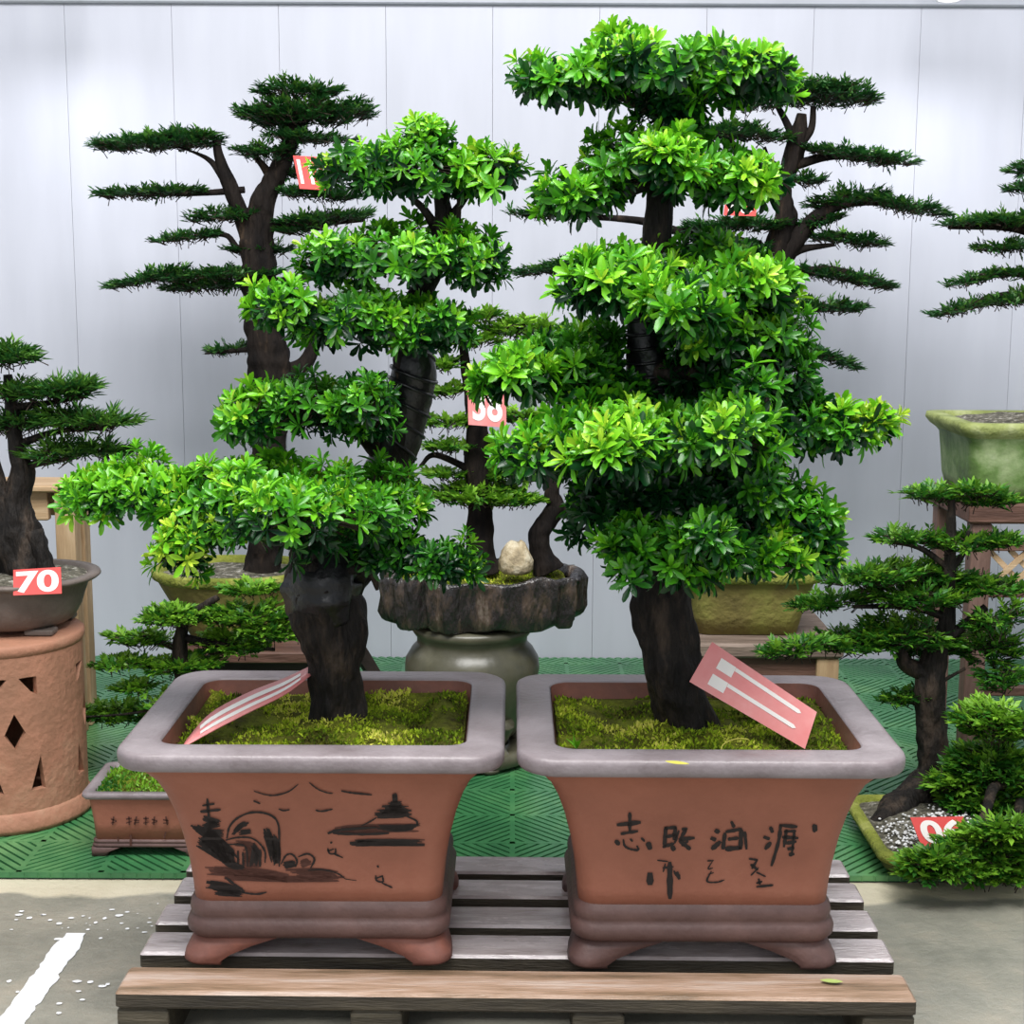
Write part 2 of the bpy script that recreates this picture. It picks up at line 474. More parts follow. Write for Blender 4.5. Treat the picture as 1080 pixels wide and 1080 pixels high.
def spray_pad(tree, x0, y0, x1, y1, tpx, Y, mat=None, L=0.0195, depth=0.5, dens=1.0, tint=0.45, wide=0.30, seed=0, dY=0.0, taper='r'):
    """a thin flat shelf of small-leaved twigs between two ends (pixels in the photo fix its length and place)"""
    r = np.random.default_rng(5000 + seed)
    A, B = at(x0, y0, Y), at(x1, y1, Y)
    c = (A + B) / 2
    k = ppm(c)
    ax = (B - A); a = np.linalg.norm(ax) / 2; ax /= (2 * a)
    a = max(0.02, a - 0.4 * L)
    b = max(0.03, min(a * depth, 0.17))
    h = max(0.006, tpx / k - 0.35 * L)
    n = int(dens * 3.2 * (a * b * math.pi / 0.00034) * (0.75 + h / 0.05)) + 16
    ph = r.uniform(0, 2 * math.pi, n); q = np.sqrt(r.uniform(0, 1, n))
    x, y = q * np.cos(ph), q * np.sin(ph)
    prof = np.sqrt(np.maximum(0.06, 1 - q * q))
    lump = np.array([mn.noise(Vector((s * a * 22, t * b * 22, seed * 2.3))) for s, t in zip(x, y)])
    z = h * prof * r.uniform(-0.75, 1.0, n) * (1 + 0.5 * lump) + lump * h * 0.4
    P = c + ax[None] * (x * a)[:, None] + np.array([0, 1, 0])[None] * (y * b * (1 + 0.2 * lump))[:, None] + np.array([0, 0, 1])[None] * z[:, None]
    P[:, 2] = np.maximum(P[:, 2], 0.040)
    out = ax[None] * x[:, None] + np.array([0, 1, 0])[None] * y[:, None]
    D = nrm(out + r.normal(0, 1, (n, 3)) * np.array([.45, .45, .22]) + np.array([0, 0, 0.26]))
    tl = r.uniform(0.016, 0.034, n) * (L / 0.024)
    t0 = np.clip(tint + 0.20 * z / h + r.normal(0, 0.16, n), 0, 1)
    PP, XX, UU, LL, WW, TT = [], [], [], [], [], []
    up = np.array([0, 0, 1.0])
    S = nrm(np.cross(D, up + r.normal(0, 0.2, (n, 3))))
    U0 = np.cross(S, D)
    m = 8
    for j in range(m):
        f = j / (m - 1)
        sgn = 1 if j % 2 else -1
        ang = np.radians(r.uniform(25, 60, n)) * (1 - 0.5 * f)
        X = D * np.cos(ang)[:, None] + sgn * S * np.sin(ang)[:, None] + U0 * r.uniform(-0.15, 0.45, n)[:, None]
        l = L * r.uniform(0.65, 1.1, n)
        PP.append(P + D * (tl * (f - 0.4))[:, None]); XX.append(X); UU.append(U0 + r.normal(0, 0.25, (n, 3)))
        LL.append(l); WW.append(l * r.uniform(wide * 0.85, wide * 1.2, n)); TT.append(np.clip(t0 + 0.12 * (f - 0.5) + r.normal(0, 0.06, n), 0, 1))
    cc = np.concatenate
    lv = leaves(cc(PP), cc(XX), cc(UU), cc(LL), cc(WW), cc(TT), False)
    tw = twigs(P - D * tl[:, None] * 0.9 - np.array([0, 0, 0.001]), P + D * tl[:, None] * 0.6, 0.0013)
    leafmesh('foliage_pad', tree, lv, tw, mat or LEAF_BACK)
    return c


def pxpath(pts):
    P = [at(x, y, Y) for x, y, Y, r in pts]
    R = [r / ppm(p) for p, (_, _, _, r) in zip(P, pts)]
    return P, R


def limb(name, pts, parent, mat, seg=12, amp=0.16, seed=0, flute=0.0, sub=7):
    P, R = pxpath(pts)
    if max(R) > .02:
        seg, sub, amp = 30, 16, amp * 1.35
    V, Fc = tube(P, R, seg, sub, amp, seed, flute)
    return obj(name, V, Fc, mat, parent)


# ------------------------------------------------------------------ setting
def setting():
    # floor: wet polished concrete with a dry cream band in front of the mat
    mt, nt, b = nodes('wet_concrete')
    L = nt.links.new
    g = nt.nodes.new('ShaderNodeNewGeometry')
    sx = nt.nodes.new('ShaderNodeSeparateXYZ'); L(g.outputs['Position'], sx.inputs[0])
    n1 = nt.nodes.new('ShaderNodeTexNoise'); n1.inputs['Scale'].default_value = 3.0; n1.inputs['Detail'].default_value = 5; L(g.outputs['Position'], n1.inputs['Vector'])
    ma = nt.nodes.new('ShaderNodeMath'); ma.operation = 'MULTIPLY_ADD'; ma.inputs[1].default_value = -0.22; L(n1.outputs['Fac'], ma.inputs[0]); L(sx.outputs['Y'], ma.inputs[2])
    mr = nt.nodes.new('ShaderNodeMapRange'); mr.inputs['From Min'].default_value = 2.435; mr.inputs['From Max'].default_value = 2.45; L(ma.outputs[0], mr.inputs['Value'])
    n2 = nt.nodes.new('ShaderNodeTexNoise'); n2.inputs['Scale'].default_value = 7; n2.inputs['Detail'].default_value = 8; n2.inputs['Roughness'].default_value = 0.7; L(g.outputs['Position'], n2.inputs['Vector'])
    wet = ramp(nt, [(0.3, (0.20, 0.20, 0.165)), (0.5, (0.29, 0.28, 0.23)), (0.7, (0.37, 0.335, 0.265))]); L(n2.outputs['Fac'], wet.inputs['Fac'])
    dry = ramp(nt, [(0.3, (0.56, 0.50, 0.36)), (0.7, (0.66, 0.60, 0.45))]); L(n2.outputs['Fac'], dry.inputs['Fac'])
    mx = nt.nodes.new('ShaderNodeMix'); mx.data_type = 'RGBA'
    L(mr.outputs[0], mx.inputs[0]); L(wet.outputs[0], mx.inputs[6]); L(dry.outputs[0], mx.inputs[7]); L(mx.outputs[2], b.inputs['Base Color'])
    rr = nt.nodes.new('ShaderNodeMapRange'); rr.inputs['To Min'].default_value = 0.33; rr.inputs['To Max'].default_value = 0.55; L(mr.outputs[0], rr.inputs['Value'])
    L(rr.outputs[0], b.inputs['Roughness'])
    b.inputs['Specular IOR Level'].default_value = 1.0
    n3 = nt.nodes.new('ShaderNodeTexNoise'); n3.inputs['Scale'].default_value = 42; n3.inputs['Detail'].default_value = 6; n3.inputs['Roughness'].default_value = 0.7; L(g.outputs['Position'], n3.inputs['Vector'])
    bp = nt.nodes.new('ShaderNodeBump'); bp.inputs['Strength'].default_value = 0.55; bp.inputs['Distance'].default_value = 0.008; L(n3.outputs['Fac'], bp.inputs['Height']); L(bp.outputs[0], b.inputs['Normal'])
    V, Fc = box(-3.2, 3.2, -0.6, 4.6, -0.05, 0.0)
    tag(obj('floor', V, Fc, mt, None, False), None, None, kind='structure')

    # back wall: vertical white panels with fine joints
    wl = nodes('white_wall_panel')
    mt, nt, b = wl
    g = nt.nodes.new('ShaderNodeNewGeometry')
    mp = nt.nodes.new('ShaderNodeMapping'); mp.inputs['Scale'].default_value = (5, 5, 0.9); nt.links.new(g.outputs['Position'], mp.inputs['Vector'])
    n = nt.nodes.new('ShaderNodeTexNoise'); n.inputs['Scale'].default_value = 2.2; n.inputs['Detail'].default_value = 6; nt.links.new(mp.outputs[0], n.inputs['Vector'])
    rp = ramp(nt, [(0.3, (0.46, 0.475, 0.54)), (0.6, (0.50, 0.515, 0.585)), (0.75, (0.52, 0.535, 0.595))])
    nt.links.new(n.outputs['Fac'], rp.inputs['Fac'])
    nt.links.new(rp.outputs[0], b.inputs['Base Color'])
    b.inputs['Roughness'].default_value = 0.45
    seams = [-0.913 + 0.2855 * i for i in range(-8, 16)]
    parts = [box(-3.2, 3.2, 4.222, 4.26, 0, 1.80)]
    for s, e in zip(seams, seams[1:]):
        parts.append(box(s + 0.0004, e - 0.0004, 4.2, 4.224, 0, 1.80, 0.0003))
    V, Fc = join(parts)
    tag(obj('wall_back', V, Fc, mt, None, False), None, None, kind='structure')
    rail = pm('grey_rail', [(0.3, (0.36, 0.38, 0.43)), (0.7, (0.42, 0.44, 0.50))], rough=0.4, bump=0)
    V, Fc = box(-3.2, 3.2, 4.185, 4.27, 1.797, 1.85, 0.004)
    tag(obj('trim_1', V, Fc, rail, None, False), None, None, kind='structure')

    # green drainage mat: mirrored diagonal ribs on a darker web
    parts = [box(-1.75, 1.75, 2.625, 4.195, 0.001, 0.006)]
    cell = 0.15
    ny, nx = int(1.57 / cell) + 1, int(3.5 / cell)
    V, Fc = [], []
    def rib(p, q, w, z0, z1):
        d = np.array(q) - np.array(p); l = np.hypot(*d)
        if l < 1e-4:
            return
        nn = np.array([-d[1], d[0]]) / l * w / 2
        k = len(V)
        for z in (z0, z1):
            for a in (np.array(p) - nn, np.array(q) - nn, np.array(q) + nn, np.array(p) + nn):
                V.append((a[0], a[1], z))
        for f in ([4, 5, 6, 7], [0, 1, 5, 4], [1, 2, 6, 5], [2, 3, 7, 6], [3, 0, 4, 7]):
            Fc.append([k + i for i in f])
    x00, y00 = 0.003 - 12 * cell, 2.625
    for i in range(24):
        for j in range(ny):
            xa, ya = x00 + i * cell, y00 + j * cell
            if ya > 4.19:
                continue
            flip = (i % 2)
            up = (j % 2)
            hgt = min(cell, 4.193 - ya)
            c = -cell
            while c < hgt:
                # line y = x + c inside the cell
                xl, xr = max(0, -c), min(cell, hgt - c)
                if xr - xl > 0.004:
                    pts = []
                    for xx in (xl, xr):
                        yy = xx + c
                        X = cell - xx if flip else xx
                        Yy = yy if not up else (hgt - yy)
                        pts.append((xa + X, ya + Yy))
                    rib(pts[0], pts[1], 0.0115, 0.004, 0.014)
                c += 0.0235
            rib((xa, ya), (xa, ya + hgt), 0.010, 0.004, 0.0142)
            rib((xa, ya + 0.003), (xa + cell, ya + 0.003), 0.010, 0.004, 0.0142)
    mat_t = thing('drainage_mat', 'green slotted plastic mat laid over the floor up to the white wall', 'mat', (0, 2.625, 0))
    v0, f0 = parts[0]
    obj('backing', v0, f0, MATD, mat_t, False)
    obj('rib_grid', V, Fc, MATG, mat_t, False)

    # white painted line with ragged edges on the wet floor
    r = np.random.default_rng(3)
    ys_ = np.linspace(1.6, 2.395, 70)
    V = []
    for y_ in ys_:
        w = 0.021 * (0.75 if y_ > 2.37 else 1) + r.normal(0, 0.0012)
        xc = -0.735 + 0.03 * (y_ - 2.1)
        V += [(xc - w, y_, 0.0006), (xc + w + r.normal(0, 0.0012), y_, 0.0006)]
    V = np.array(V)
    n = len(V)
    V2 = V.copy(); V2[:, 2] = 0.0022
    Va = np.concatenate([V, V2])
    Fc = []
    for i in range(len(ys_) - 1):
        a = 2 * i
        Fc.append([n + a, n + a + 1, n + a + 3, n + a + 2])
        Fc.append([a, n + a, n + a + 2, a + 2])
        Fc.append([a + 1, a + 3, n + a + 3, n + a + 1])
    Fc.append([0, 1, n + 1, n])
    Fc.append([n - 2, 2 * n - 2, 2 * n - 1, n - 1])
    # splashes beside it
    Va = list(map(tuple, Va))
    for _ in range(90):
        if r.random() < 0.45:
            x, y = r.uniform(-0.86, -0.60), r.normal(2.43, 0.035)
        else:
            x, y = -0.735 + r.normal(0, 0.075), r.uniform(1.9, 2.25)
        rad = r.uniform(0.0012, 0.005) * (1.5 if r.random() < 0.12 else 1)
        k = len(Va); s = r.uniform(0.6, 1.8)
        for q in range(8):
            a = q * math.pi / 4
            Va.append((x + rad * s * math.cos(a), y + rad * math.sin(a) * r.uniform(0.7, 1.2), 0.0018))
        Fc.append([k + q for q in range(8)])
    tag(obj('painted_line', Va, Fc, STRIPE, None, False), 'ragged white painted line on the wet concrete floor, white flecks around it', 'floor marking')


# ------------------------------------------------------------------ pallet
def pallet():
    t = thing('wooden_pallet', 'weathered slatted wooden pallet carrying the two big front bonsai pots', 'pallet', (0.006, 1.945, 0))
    a = math.radians(-0.75)
    def put(name, x0, x1, y0, y1, z0, z1, mt, bev=0.004, seed=0):
        V, Fc = box(x0, x1, y0, y1, z0, z1, bev)
        V = np.array(V, float)
        d = V[:, :2] - np.array([0, 1.945])
        V[:, 0] = 0.006 + d[:, 0] * math.cos(a) - d[:, 1] * math.sin(a)
        V[:, 1] = 1.945 + d[:, 0] * math.sin(a) + d[:, 1] * math.cos(a)
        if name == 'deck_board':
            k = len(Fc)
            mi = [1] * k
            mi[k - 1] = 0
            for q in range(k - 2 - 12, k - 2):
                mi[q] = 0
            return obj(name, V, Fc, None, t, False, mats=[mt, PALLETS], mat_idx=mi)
        return obj(name, V, Fc, mt, t, False)
    for i, (y0, w) in enumerate(((1.945, 0.078), (2.066, 0.073), (2.169, 0.072), (2.277, 0.070), (2.376, 0.070))):
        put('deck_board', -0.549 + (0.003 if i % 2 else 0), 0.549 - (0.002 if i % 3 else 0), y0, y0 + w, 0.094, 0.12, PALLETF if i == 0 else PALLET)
    for x in (-0.512, -0.19, 0.115, 0.512):
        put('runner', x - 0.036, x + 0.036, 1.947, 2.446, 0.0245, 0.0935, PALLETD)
    for y0 in (1.946, 2.16, 2.37):
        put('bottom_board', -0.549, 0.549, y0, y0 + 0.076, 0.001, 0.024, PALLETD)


# ------------------------------------------------------------------ front pots
POTF = [  # (z, half width, half depth) of the flared body
    (0.212, 0.1780, 0.1480), (0.235, 0.1795, 0.1495), (0.27, 0.1835, 0.1530), (0.31, 0.1905, 0.1590), (0.345, 0.1990, 0.1660),
    (0.375, 0.2090, 0.1745), (0.398, 0.2200, 0.1840), (0.414, 0.2330, 0.1960), (0.424, 0.2430, 0.2050)]
RIMZ = 0.45


def pot_front_y(z, cy):
    zz = [p[0] for p in POTF]; dd = [p[2] for p in POTF]
    return cy - float(np.interp(z, zz, dd))


def front_pot(t, cx, cy, foot_mat):
    V, Fc = loft([rring(cx, cy, hw, hd, 0.030, z, 6) for z, hw, hd in POTF], True, False)
    body = obj('pot', V, Fc, TERRA, t)
    rim = [(0.4235, 0.2350, 0.1950, .035), (0.424, 0.2560, 0.2160, .046), (0.4255, 0.2630, 0.2230, .050), (0.429, 0.2660, 0.2260, .053), (0.433, 0.2670, 0.2270, .054), (0.4425, 0.2672, 0.2272, .054), (0.4475, 0.2655, 0.2255, .053), (0.4500, 0.2620, 0.2220, .051), (0.4505, 0.2590, 0.2190, .050),
           (0.4506, 0.2250, 0.1850, .038), (0.4506, 0.2165, 0.1765, .033), (0.4495, 0.2145, 0.1745, .031), (0.4465, 0.2130, 0.1730, .030)]
    V, Fc = loft([rring(cx, cy, hw, hd, r, z, 8) for z, hw, hd, r in ((0.448, 0.2126, 0.1726, .030), (0.43, 0.2105, 0.1705, .029), (0.40, 0.2050, 0.1650, .028))], False, False)
    obj('inner_wall', V, Fc, FOOTL, body)
    V, Fc = loft([rring(cx, cy, hw, hd, r, z, 8) for z, hw, hd, r in rim], False, False)
    # slight warp so the hand-made lip is not ruler straight
    V[:, 2] += 0.0015 * np.sin(V[:, 0] * 17 + cx * 9) + 0.001 * np.sin(V[:, 1] * 23)
    obj('rim', V, Fc, RIM, body)['label'] = 'wide grey lip'
    mo = [(0.158, 0.170, 0.140, .03), (0.159, 0.1830, 0.1530, .034), (0.166, 0.1885, 0.1585, .037), (0.177, 0.1895, 0.1595, .038), (0.184, 0.1865, 0.1565, .036), (0.1875, 0.1825, 0.1525, .034),
          (0.191, 0.1840, 0.1540, .034), (0.199, 0.1850, 0.1550, .035), (0.207, 0.1835, 0.1535, .034), (0.213, 0.1775, 0.1475, .03)]
    V, Fc = loft([rring(cx, cy, hw, hd, r, z, 6) for z, hw, hd, r in mo], True, False)
    obj('base_moulding', V, Fc, MOULD, body)
    for sx in (-1, 1):
        for sy in (-1, 1):
            # bracket foot: L-shaped in plan, its inner ends sweeping up to the base
            rings = []
            for z, grow in ((0.1205, 0.000), (0.126, 0.004), (0.136, 0.002), (0.147, -0.005), (0.158, -0.010)):
                f = (z - 0.1205) / 0.038
                ex = 0.052 + 0.075 * f ** 1.8
                ey = 0.048 + 0.055 * f ** 1.8
                ow, od = 0.1885 + grow, 0.1585 + grow
                th = 0.03
                P = []
                rr = 0.026
                corner = [(ow - rr + rr * math.cos(q), od - rr + rr * math.sin(q)) for q in np.linspace(0, math.pi / 2, 6)]
                P = [(ow, od - ey)] + corner + [(ow - ex, od), (ow - ex, od - th), (ow - th - 0.006, od - th - 0.006), (ow - th, od - ey)]
                rg = np.array([(cx + sx * p[0], cy + sy * p[1], z) for p in P])
                if sx * sy < 0:
                    rg = rg[::-1]
                rings.append(rg)
            V, Fc = loft(rings, True, True)
            obj('foot', V, Fc, foot_mat, body)
    return body


def moss_bed(t, cx, cy, hw, hd, z, rad=0.03, n=5200, trunk=None, mat=MOSS, seed=0, bl=0.009, amp=0.012, tint=0.0, name='moss_bed'):
    r = np.random.default_rng(300 + seed)
    def hgt(x, y):
        return z + amp * (mn.noise(Vector((x * 16 + seed, y * 16, 0.3))) + 0.5 * mn.noise(Vector((x * 45, y * 45 + seed, 1.3)))) + (0.022 * math.exp(-((x - trunk[0]) ** 2 + (y - trunk[1]) ** 2) / 0.006) if trunk is not None else 0)
    rings = []
    for f in np.linspace(1, 0.02, 22):
        rg = rring(cx, cy, hw * f, hd * f, rad * f, z, 8)
        for p in rg:
            p[2] = hgt(p[0], p[1])
        rings.append(rg)
    V, Fc = loft(rings, False, True)
    Fc = [tri for q in Fc for tri in ([q[0], q[i], q[i + 1]] for i in range(1, len(q) - 1))]
    Fc = np.array(Fc)
    x = r.uniform(-1, 1, n) * hw * 0.985 + cx; y = r.uniform(-1, 1, n) * hd * 0.985 + cy
    if rad > 0.6 * min(hw, hd):
        ok = ((x - cx) / hw) ** 2 + ((y - cy) / hd) ** 2 < 0.96
        x, y = x[ok], y[ok]
    zz = np.array([hgt(a, b) for a, b in zip(x, y)])
    P = np.column_stack([x, y, zz - 0.002])
    D = nrm(r.normal(0, 0.55, (len(x), 3)) + np.array([0, 0, 0.8]))
    patch = np.array([mn.noise(Vector((a * 13 + seed, b * 13, 4.2))) for a, b in zip(x, y)])
    tn = np.clip(0.5 + tint + 0.75 * patch + r.normal(0, 0.14, len(x)), 0, 1)
    Lb = bl * r.uniform(0.5, 1.3, len(x))
    lv = leaves(P, D, r.normal(0, 1, (len(x), 3)), Lb, Lb * 0.45, tn, False)
    Va = np.concatenate([lv[0], V]); Fa = np.concatenate([lv[1], Fc + len(lv[0])])
    tt = np.concatenate([lv[2], np.zeros(len(V))])
    mi = np.concatenate([np.zeros(len(lv[1])), np.ones(len(Fc))])
    obj(name, Va, Fa, None, t, True, tt, [mat, SOIL], mi)
    return hgt


def brush(strokes, conv, cy, r, lift=0.0012, gain=1.3, dry=0.12, bristle=11):
    """brush strokes laid on the flared front of the pot; broad ones are built up of bristle trails"""
    parts = []
    for pts, w in strokes:
        Q0 = catmull(np.array(pts, float), 6)
        runs = [(0.0, w * gain, 0.0, 0.0)]
        if w >= bristle:
            nb = int(w / 3.2) + 2
            runs = [(o * w * gain * 0.5, w * gain / nb * 1.9, r.uniform(-.04, dry) * (1 + abs(o)), r.uniform(-.04, dry) * (1 + abs(o))) for o in np.linspace(-1, 1, nb)]
        T2 = nrm(np.gradient(Q0, axis=0))
        N2 = np.column_stack([-T2[:, 1], T2[:, 0]])
        for off, ww0, t0, t1 in runs:
            m_ = max(4, len(Q0))
            f0 = np.linspace(max(t0, 0), 1 - max(t1, 0), m_)
            idx = np.linspace(0, 1, len(Q0))
            B = Q0 + N2 * off
            Q = np.column_stack([np.interp(f0, idx, B[:, 0]), np.interp(f0, idx, B[:, 1])])
            W3 = []
            for q in Q:
                px = conv(*q)
                Y = cy - 0.16
                for _ in range(4):
                    p = at(px[0], px[1], Y)
                    Y = pot_front_y(p[2], cy) - lift
                W3.append(at(px[0], px[1], Y))
            W3 = np.array(W3)
            hw_ = ww0 * conv.s / ppm(W3[0]) / 2
            T = nrm(np.gradient(W3, axis=0))
            S = nrm(np.cross(T, np.array([0, -1, 0.12])))
            n = len(Q)
            f = np.linspace(0, 1, n)
            ww = hw_ * np.clip(0.25 + 1.0 * np.sin(np.pi * np.clip(f * 0.92 + 0.05, 0, 1)) ** 0.45, 0, 1.1) * r.uniform(0.75, 1.2, n)
            lft, rgt = W3 + S * ww[:, None], W3 - S * ww[:, None]
            for E in (lft, rgt):
                for p in E:
                    p[1] = pot_front_y(p[2], cy) - lift
            V = np.concatenate([lft, rgt])
            parts.append((V, [[i, n + i, n + i + 1, i + 1] for i in range(n - 1)]))
    return join(parts)


class Conv:
    def __init__(self, x0, y0, k):
        self.x0, self.y0, self.k, self.s = x0, y0, k, 1 / k
    def __call__(self, x, y):
        return self.x0 + x / self.k, self.y0 + y / self.k


LANDSCAPE = [
    ([(300, 133), (345, 147), (385, 150), (440, 135), (480, 105)], 5), ([(525, 98), (560, 125), (600, 140), (622, 142)], 5), ([(655, 132), (700, 140), (780, 148)], 7),
    ([(298, 172), (312, 178), (326, 184)], 6), ([(400, 205), (420, 212), (446, 208)], 5), ([(550, 210), (575, 215), (620, 206)], 6),
    ([(190, 325), (200, 280), (230, 245), (280, 222), (330, 220), (375, 235), (398, 265), (403, 320), (403, 440)], 7),
    ([(45, 268), (110, 310), (180, 350)], 20), ([(75, 330), (140, 370), (205, 412)], 40), ([(95, 300), (160, 360), (228, 425)], 46), ([(160, 395), (205, 430), (262, 445)], 18),
    ([(110, 163), (115, 220), (125, 300)], 8), ([(90, 192), (140, 184)], 8), ([(82, 217), (165, 208)], 10), ([(92, 242), (165, 262)], 14), ([(90, 280), (160, 262)], 18), ([(105, 298), (178, 305)], 18),
    ([(213, 312), (248, 272), (280, 264)], 12), ([(238, 302), (290, 296)], 12),
    ([(185, 332), (230, 322), (285, 323), (322, 345), (345, 380), (345, 425)], 6), ([(185, 350), (240, 350), (268, 365), (275, 440)], 5),
    ([(345, 285), (365, 340), (388, 425)], 22), ([(372, 312), (392, 360), (392, 435)], 20), ([(292, 345), (312, 385), (300, 440)], 12),
    ([(215, 375), (216, 440)], 7), ([(235, 375), (236, 440)], 7), ([(255, 380), (257, 440)], 6), ([(300, 360), (285, 440)], 8), ([(325, 370), (325, 440)], 8),
    ([(410, 430), (430, 395), (455, 390), (475, 415), (470, 442)], 6), ([(480, 400), (520, 388), (546, 410), (530, 447)], 6), ([(418, 437), (470, 425)], 18),
    ([(520, 455), (580, 452), (640, 468), (672, 490)], 5), ([(670, 490), (718, 497)], 3),
    ([(105, 512), (170, 522), (250, 545)], 26), ([(138, 545), (262, 552)], 16), ([(185, 485), (225, 515), (262, 542)], 8), ([(250, 545), (310, 552), (352, 544)], 6),
    ([(600, 305), (640, 292), (720, 285), (800, 280)], 9), ([(690, 345), (800, 342), (995, 343)], 18), ([(720, 338), (880, 330)], 8), ([(620, 304), (740, 308), (850, 304)], 9), ([(800, 282), (900, 284), (978, 272)], 16),
    ([(872, 140), (875, 182)], 12), ([(845, 192), (902, 190)], 22), ([(820, 207), (930, 205)], 22), ([(790, 227), (942, 222)], 24), ([(800, 240), (770, 258), (738, 274)], 5), ([(920, 235), (960, 253), (965, 272)], 6),
    ([(600, 365), (608, 386), (630, 386), (632, 365)], 6), ([(612, 346), (617, 338)], 6), ([(600, 377), (626, 368)], 5), ([(625, 387), (662, 404)], 6),
    ([(795, 475), (800, 497), (825, 501), (822, 475)], 6), ([(798, 487), (826, 477)], 5), ([(820, 506), (864, 526)], 6), ([(803, 435), (806, 444)], 6)]
WASHES = [
    ([(100, 455), (200, 460), (320, 465), (440, 488)], 24), ([(180, 483), (400, 490), (560, 490), (668, 488)], 16), ([(430, 465), (560, 462), (640, 474)], 20),
    ([(490, 432), (530, 415)], 20), ([(610, 300), (700, 288), (830, 284), (970, 282)], 22), ([(225, 345), (300, 350)], 14), ([(255, 400), (330, 400)], 60), ([(200, 400), (212, 430)], 22)]
LETTERS = [
    ([(88, 130), (198, 118)], 16), ([(148, 73), (148, 160)], 13), ([(106, 171), (186, 158)], 12), ([(82, 216), (100, 205)], 22), ([(118, 195), (125, 225), (150, 240), (186, 244), (180, 224)], 8), ([(150, 193), (161, 206)], 8), ([(200, 188), (216, 206)], 8), ([(230, 208), (242, 243)], 16),
    ([(312, 138), (306, 230)], 14), ([(308, 146), (362, 140)], 12), ([(356, 140), (350, 200)], 14), ([(308, 186), (357, 175)], 12), ([(297, 232), (350, 214)], 12), ([(335, 240), (356, 232)], 20), ([(384, 150), (412, 147)], 10), ([(404, 150), (378, 194)], 12), ([(370, 196), (444, 189)], 14), ([(374, 200), (424, 242)], 15), ([(414, 202), (384, 226)], 10), ([(372, 155), (352, 215)], 9),
    ([(536, 153), (556, 166)], 15), ([(516, 189), (541, 199)], 14), ([(520, 242), (562, 205)], 16), ([(610, 113), (624, 142)], 12), ([(584, 162), (660, 148)], 14), ([(582, 165), (572, 242)], 15), ([(656, 152), (652, 242)], 15), ([(594, 196), (644, 190)], 14), ([(582, 240), (654, 234)], 17), ([(671, 160), (680, 242)], 12),
    ([(788, 138), (799, 166)], 12), ([(757, 184), (786, 195)], 14), ([(764, 242), (791, 208)], 14), ([(836, 126), (826, 205), (793, 318)], 12), ([(830, 131), (912, 139)], 13), ([(850, 160), (906, 158)], 12), ([(842, 186), (917, 190)], 14), ([(862, 150), (850, 232)], 11), ([(853, 215), (908, 205)], 13), ([(866, 240), (898, 234)], 16), ([(872, 266), (898, 262)], 14), ([(898, 160), (886, 266)], 9),
    ([(979, 146), (1003, 143)], 28),
    ([(240, 347), (240, 404)], 24), ([(273, 291), (322, 297)], 6), ([(298, 326), (348, 320)], 8), ([(330, 298), (331, 468)], 18), ([(310, 305), (300, 345)], 5), ([(362, 343), (374, 378)], 13), ([(349, 338), (358, 362)], 6),
    ([(500, 294), (531, 292)], 5), ([(525, 294), (505, 330), (527, 326)], 5), ([(520, 340), (500, 386), (545, 391), (580, 380)], 6), ([(505, 356), (531, 347)], 4),
    ([(690, 284), (732, 290)], 8), ([(730, 287), (704, 330)], 8), ([(699, 309), (732, 336)], 10), ([(735, 324), (699, 361)], 6), ([(724, 345), (768, 366)], 6), ([(735, 374), (741, 402)], 8), ([(724, 396), (752, 387)], 8), ([(724, 412), (802, 404)], 9)]


def text_mesh(s, bold=0.03):
    cu = bpy.data.curves.new('digits', 'FONT')
    cu.body = s
    cu.offset = bold
    o = bpy.data.objects.new('digits', cu)
    COL.objects.link(o)
    dg = bpy.context.evaluated_depsgraph_get()
    me = bpy.data.meshes.new_from_object(o.evaluated_get(dg))
    V = np.array([v.co[:2] for v in me.vertices]); Fc = [list(p.vertices) for p in me.polygons]
    bpy.data.objects.remove(o); bpy.data.curves.remove(cu); bpy.data.meshes.remove(me)
    lo, hi = V.min(0), V.max(0)
    return (V - lo) / (hi - lo), Fc


def price_tag(label, tl, tr, br, bl, mat, text=None, rect=(0.1, 0.12, 0.9, 0.9), marks=None, thick=0.002, group='red price cards on the bonsai'):
    tl, tr, br, bl = map(np.asarray, (tl, tr, br, bl))
    n = np.cross(tr - tl, bl - tl); n = n / np.linalg.norm(n)
    c = (tl + tr + br + bl) / 4
    if n @ (np.array([0, 0, CAMH]) - c) < 0:
        n = -n
    def uv(u, v):
        return (bl * (1 - u) + br * u) * (1 - v) + (tl * (1 - u) + tr * u) * v
    t = thing('price_tag', label, 'price tag', tuple(c), group)
    Fv = [uv(*q) for q in ((0, 0), (1, 0), (1, 1), (0, 1))]
    V = np.array(Fv + [p - n * thick for p in Fv])
    fc = [[0, 1, 2, 3], [7, 6, 5, 4], [0, 4, 5, 1], [1, 5, 6, 2], [2, 6, 7, 3], [3, 7, 4, 0]]
    o = obj('card', V, fc, None, t, False, mats=[mat, TAGB], mat_idx=[0, 1, 0, 0, 0, 0])
    if text:
        P, Fc = text_mesh(text)
        x0, y0, x1, y1 = rect
        V = np.array([uv(x0 + (x1 - x0) * p[0], y0 + (y1 - y0) * p[1]) + n * 0.0008 for p in P])
        obj('digits', V, Fc, TAGW, t, False)
    if marks:
        for poly in marks:
            V = np.array([uv(*q) + n * 0.0008 for q in poly])
            obj('white_mark', V, [list(range(len(poly)))], TAGW, t, False)
    return t


# ------------------------------------------------------------------ the two big bonsai in front
LCX, LCY = -0.276, 2.192
RCX, RCY = 0.275, 2.185
BG = 'bonsai trees on show'


